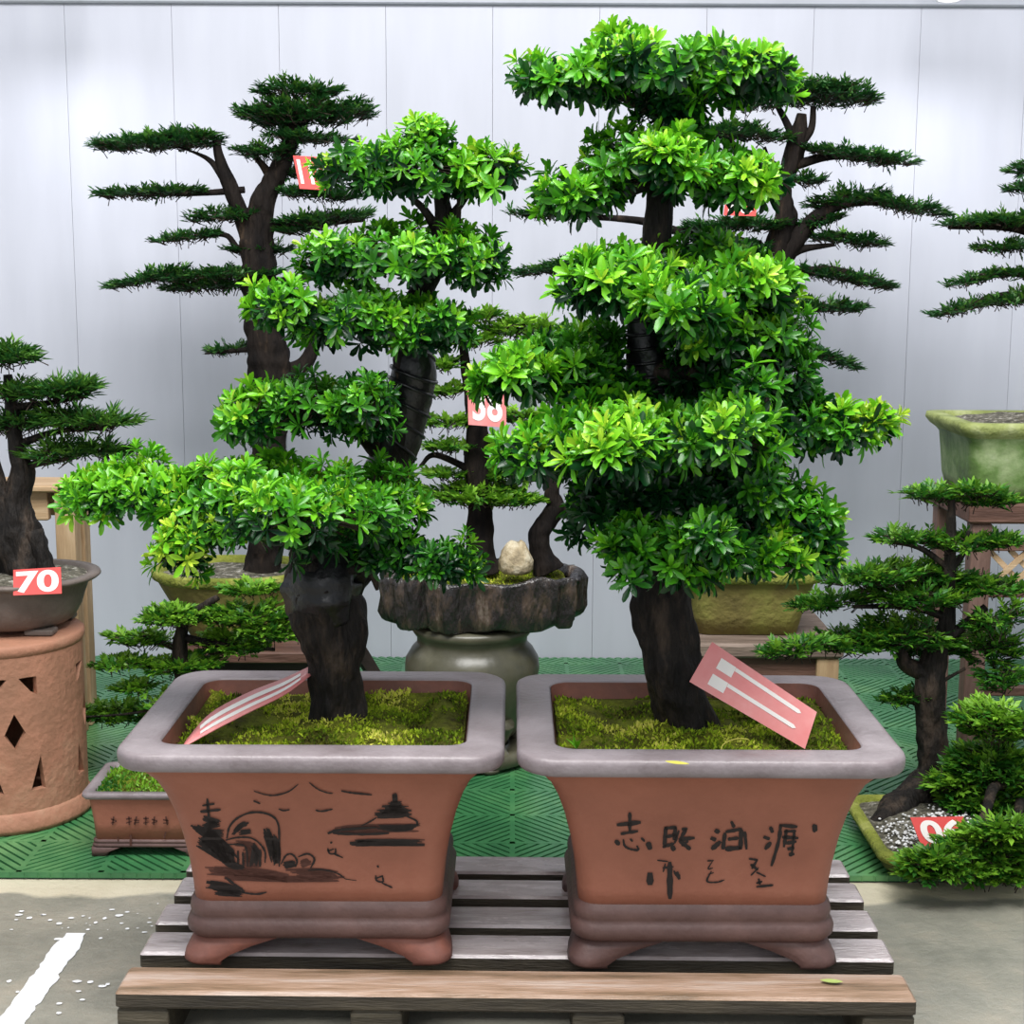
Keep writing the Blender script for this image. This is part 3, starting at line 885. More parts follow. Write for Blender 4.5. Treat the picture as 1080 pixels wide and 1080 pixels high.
def front_left():
    t = thing('potted_bonsai', 'leafy bright green bonsai in the terracotta pot painted with a landscape', 'bonsai', (LCX, LCY, 0.12), BG)
    body = front_pot(t, LCX, LCY, FOOTL)
    r = np.random.default_rng(5)
    V, Fc = brush(LANDSCAPE, Conv(190, 800, 3.857), LCY, r, 0.0016)
    obj('painted_pattern', V, Fc, INK, body, False)['label'] = 'dark brushed landscape of pines, rocks, water and boats'
    V, Fc = brush(WASHES, Conv(190, 800, 3.857), LCY, r, 0.0009)
    obj('brown_wash_pattern', V, Fc, WASH, body, False)
    b = onz(358, 764, 0.425)
    moss_bed(t, LCX, LCY, 0.2075, 0.1675, 0.424, n=11000, trunk=b, seed=1, bl=.0075, amp=.017)
    Yb = b[1]
    trunk = limb('trunk', [(358, 778, Yb, 37), (358, 758, Yb, 30), (355, 720, Yb, 29), (353, 680, Yb, 32), (347, 640, Yb, 36), (338, 605, Yb, 36), (333, 575, Yb + .01, 26), (336, 540, Yb + .02, 15)], t, BARK, 18, 0.22, 1, 0.05)
    up = limb('branch', [(348, 625, Yb, 26), (372, 590, Yb + .05, 25), (398, 540, Yb + .07, 24), (414, 490, Yb + .07, 23), (424, 450, Yb + .06, 22), (432, 412, Yb + .05, 21), (434, 380, Yb + .04, 19), (434, 340, Yb + .04, 15), (446, 305, Yb + .03, 12), (464, 270, Yb + .02, 11), (468, 230, Yb + .02, 10), (462, 190, Yb + .02, 7), (455, 160, Yb + .02, 4)], trunk, BARK, 14, 0.2, 2)
    # black tape wound round the bend
    P, R = pxpath([(401, 500, Yb + .07, 20), (418, 470, Yb + .065, 22.5), (427, 440, Yb + .06, 23), (434, 408, Yb + .05, 24), (437, 388, Yb + .04, 22), (435, 362, Yb + .04, 17)])
    V, Fc = tube(P, [q * 1.04 for q in R], 14, 10, 0.10, 5)
    obj('tape_wrap', V, Fc, WRAP, trunk)
    for i in range(7):
        f = i / 6
        c0 = catmull(np.column_stack([P, R]), 6)
        k = int(2 + f * (len(c0) - 6))
        c, rr = c0[k][:3], c0[k][3] * 1.08
        T = nrm(c0[k + 1][:3] - c0[k - 1][:3])
        u = nrm(np.cross(T, [0, 1, 0.2])); w = np.cross(T, u)
        ring = [c + (u * math.cos(a) + w * math.sin(a)) * rr + T * 0.014 * math.sin(a + 0.6) for a in np.linspace(0, 2 * math.pi, 15)]
        V, Fc = tube(ring, [0.0028] * 15, 6, 3)
        obj('tape_ridge', V, Fc, WRAP, trunk)
    # torn tape and wrap low on the trunk
    V, Fc = tube(*pxpath([(345, 655, Yb - .004, 30), (341, 625, Yb - .006, 39), (348, 597, Yb - .006, 34), (372, 590, Yb + .03, 26)]), 14, 8, 0.3, 9)
    obj('tape_wrap', V, Fc, WRAP, trunk)
    for path in ([(350, 610, Yb - .02, 9), (372, 598, Yb - .03, 8), (392, 606, Yb - .03, 5), (398, 622, Yb - .025, 2)],
                 [(462, 268, Yb + .01, 4), (480, 255, Yb, 3), (484, 225, Yb, 2.5), (483, 196, Yb, 2)],
                 [(462, 245, Yb + .02, 6), (448, 222, Yb, 5), (430, 205, Yb, 3)],
                 [(470, 235, Yb + .02, 5), (486, 215, Yb + .02, 4), (500, 195, Yb + .02, 3)],
                 [(434, 345, Yb + .04, 11), (400, 335, Yb + .02, 8), (340, 338, Yb, 5), (290, 328, Yb, 2)],
                 [(450, 300, Yb + .03, 8), (420, 285, Yb + .02, 6), (370, 280, Yb, 3)],
                 [(412, 490, Yb + .07, 14), (380, 455, Yb + .04, 10), (330, 440, Yb, 7), (270, 436, Yb, 3)],
                 [(345, 600, Yb, 20), (310, 560, Yb, 14), (250, 535, Yb - .03, 10), (170, 522, Yb - .04, 5), (110, 522, Yb - .04, 2)],
                 [(360, 600, Yb, 14), (400, 580, Yb - .03, 8), (440, 588, Yb - .05, 5), (490, 592, Yb - .05, 2)],
                 [(345, 585, Yb, 14), (310, 570, Yb - .1, 8), (285, 565, Yb - .2, 4)]):
        limb('branch', path, trunk, BARK, 8, 0.15, 3)
    Y = Yb
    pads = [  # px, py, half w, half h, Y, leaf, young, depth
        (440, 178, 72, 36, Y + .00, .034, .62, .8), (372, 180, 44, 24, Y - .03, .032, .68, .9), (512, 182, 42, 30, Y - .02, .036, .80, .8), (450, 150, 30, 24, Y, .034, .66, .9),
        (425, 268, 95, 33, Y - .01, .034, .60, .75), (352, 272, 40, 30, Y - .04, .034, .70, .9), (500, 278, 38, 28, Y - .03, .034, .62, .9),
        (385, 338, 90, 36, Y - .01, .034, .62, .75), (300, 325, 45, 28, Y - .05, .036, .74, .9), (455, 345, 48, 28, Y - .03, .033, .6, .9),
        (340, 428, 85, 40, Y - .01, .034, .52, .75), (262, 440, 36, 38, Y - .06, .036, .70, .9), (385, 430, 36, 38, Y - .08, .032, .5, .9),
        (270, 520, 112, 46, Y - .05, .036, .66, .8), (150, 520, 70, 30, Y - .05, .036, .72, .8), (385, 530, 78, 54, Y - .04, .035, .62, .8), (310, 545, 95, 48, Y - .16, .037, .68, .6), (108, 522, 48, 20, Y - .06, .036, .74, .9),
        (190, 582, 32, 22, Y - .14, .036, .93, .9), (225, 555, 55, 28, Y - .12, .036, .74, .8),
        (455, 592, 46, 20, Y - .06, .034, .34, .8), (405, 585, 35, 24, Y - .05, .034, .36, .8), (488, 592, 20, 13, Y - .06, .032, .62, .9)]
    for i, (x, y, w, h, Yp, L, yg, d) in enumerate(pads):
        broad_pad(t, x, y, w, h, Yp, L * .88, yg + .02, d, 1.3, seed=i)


def front_right():
    t = thing('potted_bonsai', 'tall leafy bonsai in the terracotta pot brushed with dark calligraphy', 'bonsai', (RCX, RCY, 0.12), BG)
    body = front_pot(t, RCX, RCY, MOULD)
    r = np.random.default_rng(6)
    i = 0
    for cnt in (8, 12, 10, 12, 1, 7, 4, 8):
        V, Fc = brush(LETTERS[i:i + cnt], Conv(630, 840, 4.32), RCY, r, 0.0014, 1.3, .05, 99)
        obj('brushed_character', V, Fc, INK, body, False)
        i += cnt
    b = onz(722, 770, 0.425)
    hg = moss_bed(t, RCX, RCY, 0.2075, 0.1675, 0.424, n=11000, trunk=b, seed=2, bl=.0075, amp=.017)
    Y = b[1]
    trunk = limb('trunk', [(724, 786, Y, 40), (722, 764, Y, 32), (716, 735, Y, 29), (707, 700, Y, 30), (700, 660, Y, 31), (697, 620, Y + .01, 31), (700, 580, Y + .02, 28), (704, 530, Y + .03, 25), (697, 480, Y + .04, 22), (690, 430, Y + .03, 22), (684, 390, Y + .02, 22), (680, 350, Y + .01, 17), (680, 320, Y + .01, 15), (688, 285, Y + .01, 15), (692, 250, Y + .01, 15), (695, 215, Y + .01, 13), (698, 170, Y + .02, 11), (700, 130, Y + .02, 10), (702, 95, Y + .02, 6)], t, BARK, 18, 0.2, 4, 0.04)
    V, Fc = tube(*pxpath([(690, 425, Y + .03, 23), (684, 395, Y + .02, 25), (681, 365, Y + .01, 20), (679, 335, Y + .01, 18), (681, 312, Y + .01, 16)]), 14, 10, 0.12, 7)
    obj('tape_wrap', V, Fc, WRAP, trunk)
    c0 = catmull(np.column_stack(pxpath([(688, 420, Y + .03, 23), (684, 395, Y + .02, 24), (681, 365, Y + .01, 20), (679, 335, Y + .01, 18), (681, 312, Y + .01, 16)])), 8) if False else None
    P, R = pxpath([(688, 420, Y + .03, 24), (684, 395, Y + .02, 26), (681, 365, Y + .01, 21), (679, 335, Y + .01, 19), (681, 312, Y + .01, 17)])
    for i in range(9):
        f = i / 8 * (len(P) - 1.001)
        k = int(f); c = P[k] * (1 - f + k) + P[k + 1] * (f - k); rr = R[k] * (1 - f + k) + R[k + 1] * (f - k)
        ring = [c + np.array([math.cos(a) * rr, math.sin(a) * rr, 0.005 * math.sin(a + 1)]) for a in np.linspace(0, 2 * math.pi, 15)]
        V, Fc = tube(ring, [0.0024] * 15, 6, 3)
        obj('tape_ridge', V, Fc, WRAP, trunk)
    for path in ([(684, 385, Y + .02, 18), (710, 395, Y - .01, 12), (760, 385, Y - .02, 7), (820, 372, Y - .02, 3)],
                 [(690, 420, Y + .03, 14), (650, 405, Y, 9), (600, 400, Y - .02, 5), (550, 392, Y - .02, 2)],
                 [(697, 480, Y + .04, 14), (640, 470, Y - .06, 8), (580, 470, Y - .12, 4)],
                 [(700, 500, Y + .04, 14), (770, 470, Y - .02, 9), (840, 455, Y - .03, 5), (910, 448, Y - .03, 3)],
                 [(702, 560, Y + .03, 14), (770, 555, Y - .04, 9), (840, 560, Y - .05, 4)],
                 [(702, 560, Y + .03, 14), (660, 545, Y - .02, 9), (620, 540, Y - .04, 4)],
                 [(690, 270, Y, 8), (740, 285, Y - .06, 6), (800, 290, Y - .06, 3)],
                 [(682, 330, Y, 8), (650, 310, Y - .06, 5), (610, 300, Y - .08, 3)],
                 [(696, 190, Y, 7), (650, 205, Y - .03, 5), (595, 205, Y - .03, 3)],
                 [(698, 170, Y, 7), (740, 190, Y - .03, 5), (800, 195, Y - .03, 3)],
                 [(700, 125, Y + .02, 7), (650, 100, Y, 5), (585, 90, Y, 3)],
                 [(700, 120, Y + .02, 7), (728, 112, Y, 5), (740, 100, Y, 3), (800, 80, Y, 2)]):
        limb('branch', path, trunk, BARK, 8, 0.15, 8)
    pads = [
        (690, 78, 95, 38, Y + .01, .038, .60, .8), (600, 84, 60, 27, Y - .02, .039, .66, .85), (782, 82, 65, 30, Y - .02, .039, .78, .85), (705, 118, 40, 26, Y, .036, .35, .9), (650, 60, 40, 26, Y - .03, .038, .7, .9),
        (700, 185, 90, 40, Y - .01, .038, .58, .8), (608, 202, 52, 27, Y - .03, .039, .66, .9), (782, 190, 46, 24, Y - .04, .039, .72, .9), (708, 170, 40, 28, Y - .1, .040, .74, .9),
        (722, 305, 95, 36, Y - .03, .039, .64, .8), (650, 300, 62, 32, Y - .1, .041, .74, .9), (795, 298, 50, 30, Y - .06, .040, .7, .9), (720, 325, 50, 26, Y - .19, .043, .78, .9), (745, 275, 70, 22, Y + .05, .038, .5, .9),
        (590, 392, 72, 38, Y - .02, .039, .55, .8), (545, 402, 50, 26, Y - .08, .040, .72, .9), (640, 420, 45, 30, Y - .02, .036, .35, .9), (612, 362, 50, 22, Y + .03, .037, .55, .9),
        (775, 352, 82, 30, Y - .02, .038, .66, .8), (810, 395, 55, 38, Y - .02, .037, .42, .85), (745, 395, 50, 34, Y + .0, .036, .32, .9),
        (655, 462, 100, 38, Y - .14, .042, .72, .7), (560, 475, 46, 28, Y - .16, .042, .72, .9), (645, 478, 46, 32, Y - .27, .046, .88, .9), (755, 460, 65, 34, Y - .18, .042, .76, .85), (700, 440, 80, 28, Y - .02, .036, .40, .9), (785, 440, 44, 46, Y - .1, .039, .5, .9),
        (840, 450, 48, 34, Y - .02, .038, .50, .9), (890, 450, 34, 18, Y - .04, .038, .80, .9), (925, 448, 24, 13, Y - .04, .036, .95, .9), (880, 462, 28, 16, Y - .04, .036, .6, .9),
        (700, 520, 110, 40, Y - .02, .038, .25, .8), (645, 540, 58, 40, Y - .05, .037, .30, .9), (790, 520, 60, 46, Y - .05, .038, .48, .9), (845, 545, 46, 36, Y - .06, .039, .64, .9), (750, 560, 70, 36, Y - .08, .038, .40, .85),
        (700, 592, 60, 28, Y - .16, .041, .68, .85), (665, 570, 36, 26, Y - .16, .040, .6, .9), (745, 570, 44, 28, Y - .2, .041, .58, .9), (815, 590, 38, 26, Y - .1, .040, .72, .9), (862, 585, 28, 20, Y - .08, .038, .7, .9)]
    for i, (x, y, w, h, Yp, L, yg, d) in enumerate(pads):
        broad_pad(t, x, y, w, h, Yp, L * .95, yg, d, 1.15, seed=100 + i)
    # small grass sprout in the moss
    p = onz(608, 790, 0.425)
    n = 7
    rr = np.random.default_rng(2)
    lv = leaves(np.repeat(p[None], n, 0), nrm(rr.normal(0, 0.8, (n, 3)) + [0, 0, .9]), rr.normal(size=(n, 3)), rr.uniform(.018, .03, n), np.full(n, .004), np.full(n, .75), False)
    obj('sprout', lv[0], lv[1], LEAF_FRONT, t, True, lv[2])
    # dry grass loop
    V, Fc = tube([onz(770 - 10, 797, .43), onz(763, 785, .442), onz(778, 779, .448), onz(790, 781, .446), onz(779, 788, .43)], [.0008] * 5, 5, 5)
    obj('grass_stem', V, Fc, YLEAF, t)
    return hg, Y


def leaf_thing(label, p, ang, L, mt):
    """a fallen leaf: curled blade with a midrib"""
    n = 9
    V, Fc = [], []
    for i in range(n):
        f = i / (n - 1)
        w = 0.2 * L * math.sin(math.pi * (0.04 + 0.92 * f)) ** 0.8
        for k, s in enumerate((-1, -.5, 0, .5, 1)):
            x, y = (f - .5) * L, s * w
            z = 0.0025 + 0.18 * abs(s) * w + 0.12 * L * (f - .5) ** 2
            V.append((p[0] + x * math.cos(ang) - y * math.sin(ang), p[1] + x * math.sin(ang) + y * math.cos(ang), p[2] + z))
    for i in range(n - 1):
        for k in range(4):
            a = i * 5 + k
            Fc.append([a, a + 1, a + 6, a + 5])
    o = obj('fallen_leaf', V, Fc, mt)
    return tag(o, label, 'leaf', 'fallen leaves')


# ------------------------------------------------------------------ background bonsai
def oval_pot(t, cx, cy, prof, mat, rimprof, rimmat, n=10, round_=True, r=0.04):
    V, Fc = loft([rring(cx, cy, hw, hd, min(hw, hd) if round_ else r, z, n) for z, hw, hd in prof], True, False)
    body = obj('pot', V, Fc, mat, t)
    V, Fc = loft([rring(cx, cy, hw, hd, min(hw, hd) if round_ else r, z, n) for z, hw, hd in rimprof], False, False)
    obj('rim', V, Fc, rimmat, body)
    return body


def soil(t, cx, cy, hw, hd, z, mat, round_=True, dome=0.012, r=.03, name='soil'):
    rings = []
    for f in np.linspace(1, 0.02, 10):
        rg = rring(cx, cy, hw * f, hd * f, (min(hw, hd) if round_ else r) * f, z, 8)
        for p in rg:
            p[2] = z + dome * (1 - f * f) + 0.006 * mn.noise(Vector((p[0] * 30, p[1] * 30, 0)))
        rings.append(rg)
    V, Fc = loft(rings, False, True)
    return obj(name, V, Fc, mat, t)


def tree_back_left():
    Y = 3.62
    p = at(247, 612, Y)
    k = ppm(p)
    hw = 85 / k
    t = thing('potted_bonsai', 'tall dark bonsai with flat tiers in a mossy oval pot, second from the wooden bench', 'bonsai', (p[0], Y, at(247, 668, Y)[2]), BG)
    zt, zb = at(247, 606, Y - .1)[2], at(247, 668, Y)[2]
    hd = hw * 0.8
    z = lambda f: zb + (zt - zb) * f
    oval_pot(t, p[0], Y, [(zb, hw * .55, hd * .55), (z(.15), hw * .62, hd * .62), (z(.5), hw * .78, hd * .78), (z(.8), hw * .92, hd * .92), (z(.9), hw * .95, hd * .95)], MOSSPOT,
             [(z(.84), hw * .94, hd * .94), (z(.88), hw, hd), (z(.97), hw * 1.01, hd * 1.01), (z(1.0), hw * .98, hd * .98), (z(1.0), hw * .90, hd * .90), (z(.8), hw * .86, hd * .86)], MOSSRIM)
    soil(t, p[0], Y, hw * .88, hd * .88, z(.9), GRAVELSOIL)
    trunk = limb('trunk', [(277, 612, Y, 24), (279, 590, Y, 17), (283, 520, Y, 17), (286, 450, Y, 18), (287, 400, Y, 21), (284, 360, Y, 20), (276, 320, Y, 18), (273, 280, Y, 17), (270, 245, Y, 16), (276, 215, Y, 13), (284, 195, Y, 11), (298, 170, Y, 10), (308, 145, Y, 8), (316, 120, Y, 5)], t, BARK_BACK, 14, 0.25, 11, 0.06)
    for path in ([(268, 262, Y, 11), (254, 225, Y, 9), (240, 190, Y, 8), (231, 165, Y, 5), (228, 148, Y, 4)], [(236, 188, Y, 5), (222, 170, Y, 3), (203, 160, Y, 1.5), (180, 153, Y, 1)],
                 [(288, 190, Y, 6), (275, 172, Y, 4), (262, 160, Y, 2)], [(306, 130, Y, 5), (290, 118, Y, 4), (275, 108, Y, 2)], [(310, 130, Y, 6), (335, 118, Y, 4), (360, 112, Y, 2)],
                 [(285, 400, Y, 12), (320, 385, Y, 8), (335, 355, Y, 6), (345, 345, Y, 5), (380, 330, Y, 3)], [(270, 250, Y, 5), (252, 262, Y, 4), (238, 248, Y, 3), (205, 248, Y, 2)],
                 [(272, 300, Y, 6), (310, 296, Y, 5), (340, 290, Y, 3)], [(272, 368, Y, 4), (245, 370, Y, 2.5), (216, 373, Y, 1)], [(264, 285, Y, 6), (220, 288, Y, 4), (150, 296, Y, 2)], [(258, 200, Y, 4), (200, 204, Y, 3), (102, 204, Y, 1.5)], [(270, 240, Y, 5), (330, 236, Y, 4), (385, 232, Y, 2)]):
        limb('branch', path, trunk, BARK_BACK, 7, 0.12, 12)
    pads = [(248, 122, 398, 120, 20), (265, 98, 365, 98, 12), (268, 130, 330, 130, 15), (278, 143, 378, 150, 8), (94, 155, 236, 148, 13), (150, 146, 228, 144, 9), (246, 160, 318, 162, 14), (98, 206, 220, 202, 7), (295, 203, 384, 208, 9),
            (196, 232, 278, 226, 11), (290, 235, 394, 228, 10), (290, 246, 350, 240, 7), (158, 256, 235, 246, 7), (235, 264, 312, 264, 8), (110, 305, 200, 284, 8), (160, 295, 300, 288, 10), (170, 306, 290, 298, 7), (216, 373, 264, 366, 4), (295, 205, 325, 200, 8), (300, 330, 420, 318, 12), (285, 182, 345, 185, 10)]
    for i, (a, b, c, d, h) in enumerate(pads):
        spray_pad(t, a, b, c, d, h, Y + random.uniform(-.03, .03), seed=i, tint=.42)
    price_tag('red price card with white digits on the tall bonsai over the landscape pot', at(309, 164, Y - .12), at(344, 166, Y - .12), at(350, 201, Y - .12), at(316, 199, Y - .12), TAGR, '110', (.08, .15, .95, .9))
    # stool it stands on
    zt = zb
    cx = at(290, 680, Y)[0]
    s = thing('wooden_stool', 'dark splay-legged wooden stool under the mossy oval pot behind the landscape pot', 'stool', (cx, Y, 0.0))
    hw = 88 / k
    z2 = zt - 0.004
    V, Fc = box(cx - hw, cx + hw, Y - .17, Y + .17, z2 - .028, z2, .004)
    obj('seat', V, Fc, BROWNW, s, False)
    V, Fc = box(cx - hw * .88, cx + hw * .88, Y - .14, Y + .14, z2 - .075, z2 - .0285, .003)
    obj('apron', V, Fc, DARKW, s, False)
    for sx in (-1, 1):
        for sy in (-1, 1):
            V, Fc = tube([(cx + sx * hw * .84, Y + sy * .12, z2 - .03), (cx + sx * (hw * .84 + .09), Y + sy * .15, .022)], [.024, .02], 4, 2)
            obj('leg', V, Fc, DARKW, s, False)


def tree_back_right():
    Y = 3.62
    p = at(782, 620, Y)
    k = ppm(p)
    t = thing('potted_bonsai', 'tall dark bonsai with long sweeping tiers in a yellow-green pot on the light-legged table', 'bonsai', (p[0], Y, at(782, 664, Y)[2]), BG)
    zt, zb = at(782, 604, Y - .14)[2], at(782, 672, Y - .14)[2]
    hw, hd = 72 / k, 0.155
    z = lambda f: zb + (zt - zb) * f
    oval_pot(t, p[0], Y, [(zb, hw * .74, hd * .74), (z(.3), hw * .80, hd * .8), (z(.8), hw * .93, hd * .93), (z(.9), hw * .96, hd * .96)], MOSSPOT,
             [(z(.82), hw * .94, hd * .94), (z(.85), hw * 1.02, hd * 1.02), (z(.96), hw * 1.04, hd * 1.04), (z(1), hw, hd), (z(1), hw * .92, hd * .92), (z(.8), hw * .88, hd * .88)], MOSSRIM, round_=False)
    soil(t, p[0], Y, hw * .9, hd * .9, z(.88), GRAVELSOIL, False)
    trunk = limb('trunk', [(770, 605, Y, 26), (775, 580, Y, 20), (782, 520, Y, 19), (790, 450, Y, 19), (800, 380, Y, 19), (806, 320, Y, 19), (812, 285, Y, 17), (822, 250, Y, 13), (828, 225, Y, 12), (826, 195, Y, 10), (836, 170, Y, 10), (842, 145, Y, 9), (846, 120, Y, 5)], t, BARK_BACK, 14, 0.25, 21, 0.06)
    for path in ([(815, 285, Y, 14), (832, 260, Y, 12), (850, 240, Y, 9), (866, 225, Y, 7), (900, 214, Y, 4), (960, 216, Y, 2)], [(838, 265, Y, 6), (850, 262, Y, 4), (880, 258, Y, 2)],
                 [(838, 150, Y, 5), (830, 130, Y, 4), (820, 112, Y, 3)], [(846, 150, Y, 5), (856, 135, Y, 4), (858, 112, Y, 3)], [(828, 185, Y, 8), (800, 168, Y, 7), (780, 160, Y, 6), (760, 140, Y, 3)], [(812, 172, Y, 2.5), (806, 155, Y, 2)],
                 [(836, 175, Y, 6), (880, 165, Y, 4), (950, 172, Y, 2)], [(800, 290, Y, 8), (740, 268, Y, 6), (660, 272, Y, 4), (560, 284, Y, 2)], [(802, 260, Y, 7), (720, 245, Y, 5), (670, 232, Y, 4), (560, 226, Y, 2)], [(808, 315, Y, 6), (860, 322, Y, 3), (905, 324, Y, 2)], [(810, 300, Y, 7), (870, 284, Y, 4), (940, 300, Y, 2)], [(800, 390, Y, 6), (850, 372, Y, 4), (900, 382, Y, 2)]):
        limb('branch', path, trunk, BARK_BACK, 7, 0.12, 22)
    pads = [(756, 112, 835, 108, 13), (800, 100, 932, 104, 18), (815, 92, 905, 92, 10), (725, 138, 840, 146, 12), (848, 158, 970, 174, 9), (830, 190, 875, 190, 9), (846, 218, 940, 206, 12), (900, 208, 1004, 228, 10), (840, 240, 890, 226, 12), (850, 250, 940, 258, 9),
            (534, 226, 640, 226, 7), (540, 290, 680, 268, 10), (600, 280, 720, 268, 9), (720, 240, 830, 238, 12), (730, 262, 820, 262, 10), (838, 284, 948, 304, 9), (800, 322, 915, 326, 9), (840, 365, 908, 390, 10), (820, 370, 870, 375, 12), (680, 144, 740, 140, 8)]
    for i, (a, b, c, d, h) in enumerate(pads):
        spray_pad(t, a, b, c, d, h, Y + random.uniform(-.03, .03), seed=50 + i, tint=.40)
    price_tag('red price card showing a white 0 behind the calligraphy bonsai', at(766, 206, Y - .1), at(800, 207, Y - .1), at(797, 228, Y - .1), at(763, 227, Y - .1), TAGR, '10', (.12, .12, .92, .95))
    # table
    zt = zb - 0.002
    cx = at(790, 680, Y)[0]
    s = thing('wooden_table', 'grey-brown wooden plant table with pale square legs under the yellow-green pot', 'table', (cx, Y, 0))
    hw = 82 / k
    V, Fc = box(cx - hw, cx + hw, Y - .2, Y + .2, zt - .035, zt, .006)
    obj('tabletop', V, Fc, GREYW, s, False)
    for sy in (-1, 1):
        V, Fc = box(cx - hw * .86, cx + hw * .86, Y + sy * .165 - .012, Y + sy * .165 + .012, zt - .10, zt - .0355, .003)
        obj('apron', V, Fc, BROWNW, s, False)
    for sx in (-1, 1):
        for sy in (-1, 1):
            x, y = cx + sx * (hw - .035), Y + sy * .165
            V, Fc = box(x - .026, x + .026, y - .026, y + .026, .0145, zt - .036, .003)
            obj('leg', V, Fc, WOODV, s, False)


def tree_centre():
    Y = 3.30
    p = at(508, 630, Y)
    k = ppm(p)
    zt, zb = at(508, 607, Y - .05)[2], at(508, 666, Y - .1)[2]
    hw, hd = 102 / k, 0.135
    t = thing('potted_bonsai', 'two-trunked small-leaved bonsai in a craggy dark rock-edged basin', 'bonsai', (p[0], Y, zb), BG)
    rings = []
    n = 110
    r = np.random.default_rng(4)
    ridge = [0.5 + 0.5 * mn.noise(Vector((math.cos(a) * 5.5, math.sin(a) * 5.5, 0.7))) for a in np.linspace(0, 2 * math.pi, n, endpoint=False)]
    for f, s in ((0, .93), (.05, .965), (.3, .98), (.6, .99), (.85, 1.0), (.96, 1.01), (1.0, .985), (1.0, .92), (.85, .89)):
        rg = []
        for j, a in enumerate(np.linspace(0, 2 * math.pi, n, endpoint=False)):
            crag = 0.07 * math.sin(21 * a + 2 * math.sin(3 * a)) + 0.05 * math.sin(13 * a + 1.1) + 0.16 * (ridge[j] - .5)
            amt = 1.0 if f < .9 else .45
            if s < .9:
                amt = .2
            q = s * (1 + crag * amt * 0.75 + 0.05 * mn.noise(Vector((a * 6, f * 5, 2))))
            ca, sa = math.cos(a), math.sin(a)
            e = 0.8
            x = math.copysign(abs(ca) ** e, ca); y = math.copysign(abs(sa) ** e, sa)
            zz = zb + (zt - zb) * f
            if f < .1:
                zz += 0.028 * max(0, math.sin(9 * a + 2)) * ridge[j]
            if f > .9:
                zz += 0.006 * math.sin(5 * a) + 0.004 * math.sin(11 * a)
            rg.append((p[0] + x * hw * q, Y + y * hd * q, zz))
        rings.append(np.array(rg))
    V, Fc = loft(rings, True, False)
    obj('pot', V, Fc, ROCKPOT, t)['label'] = 'craggy glossy dark basin'
    moss_bed(t, p[0], Y, hw * .86, hd * .86, zt - .012, hd, 2600, None, MOSS, 5, .008, .008)
    Z = zt - .01
    def tr(pts, seed):
        o = limb('trunk', pts, t, BARK_BACK, 12, 0.2, seed, 0.04)
        return o
    t1 = tr([(510, 604, Y, 20), (507, 585, Y, 14), (506, 550, Y, 13), (505, 500, Y, 12), (505, 465, Y, 12), (500, 430, Y, 9), (493, 400, Y, 7), (490, 375, Y, 5), (486, 340, Y, 3)], 31)
    t2 = tr([(578, 602, Y, 17), (571, 585, Y, 12), (569, 565, Y, 11), (578, 548, Y, 11), (586, 534, Y, 10), (582, 520, Y, 8), (590, 490, Y, 7), (600, 450, Y, 5)], 32)
    for path in ([(505, 500, Y, 5), (460, 480, Y, 3), (443, 492, Y, 2)], [(588, 534, Y, 5), (604, 540, Y, 4), (630, 538, Y, 2)], [(505, 525, Y, 5), (550, 522, Y, 3), (575, 528, Y, 2)], [(504, 528, Y, 5), (460, 522, Y, 3), (430, 520, Y, 2)]):
        limb('branch', path, t1, BARK_BACK, 7, .1, 33)
    pads = [(440, 522, 575, 528, 13), (470, 515, 550, 518, 9), (445, 500, 500, 502, 4), (440, 472, 498, 472, 9), (515, 470, 560, 480, 12), (445, 448, 505, 445, 8), (425, 450, 460, 446, 7), (445, 415, 498, 410, 8), (450, 385, 490, 385, 8), (425, 384, 470, 383, 7), (470, 360, 530, 362, 11), (490, 335, 530, 332, 7), (505, 345, 600, 350, 14), (520, 440, 580, 440, 12), (530, 500, 575, 505, 10), (600, 525, 660, 540, 12), (560, 470, 650, 480, 14), (505, 500, 540, 505, 7)]
    for i, (a, b, c, d, h) in enumerate(pads):
        spray_pad(t, a, b, c, d, h, Y + random.uniform(-.02, .02), LEAF_MID, .020, .5, .9, .76, .45, seed=100 + i)
    price_tag('faded pink price card hanging in the small-leaved bonsai over the rock basin', at(493, 405, Y - .1), at(534, 408, Y - .1), at(534, 451, Y - .1), at(494, 448, Y - .1), TAGP, '38', (.12, .12, .9, .9))
    # rock resting on the moss
    c = at(544, 588, Y - .075)
    r = np.random.default_rng(9)
    rings = []
    for f, s in ((0, .75), (.12, .98), (.4, 1.0), (.7, .82), (.92, .55), (1.0, .3)):
        rings.append(np.array([(c[0] + .037 * s * math.cos(a) * (1 + .16 * mn.noise(Vector((math.cos(a) * 2, math.sin(a) * 2, f * 2)))), c[1] + .03 * s * math.sin(a), c[2] - .035 + .068 * f + .006 * math.sin(a * 2 + 1) * f) for a in np.linspace(0, 2 * math.pi, 18, endpoint=False)]))
    V, Fc = loft(rings, True, True)
    tag(obj('rock', V, Fc, STONE), 'small pale yellow rock on the moss between the two thin trunks', 'rock')
    # olive drum stand
    z = lambda y: at(500, y, Y - .12)[2]
    cx = at(498, 700, Y)[0]
    s = thing('ceramic_stand', 'olive glazed ceramic jar-shaped stand under the rock-edged basin', 'stand', (cx, Y, 0.0145))
    def circ(r_, zz, n=40, sx=1.0):
        return np.array([(cx + r_ * math.cos(a), Y + r_ * math.sin(a), zz) for a in np.linspace(0, 2 * math.pi, n, endpoint=False)])
    R = lambda px: px / ppm(at(498, 700, Y))
    zt2 = zb - 0.002
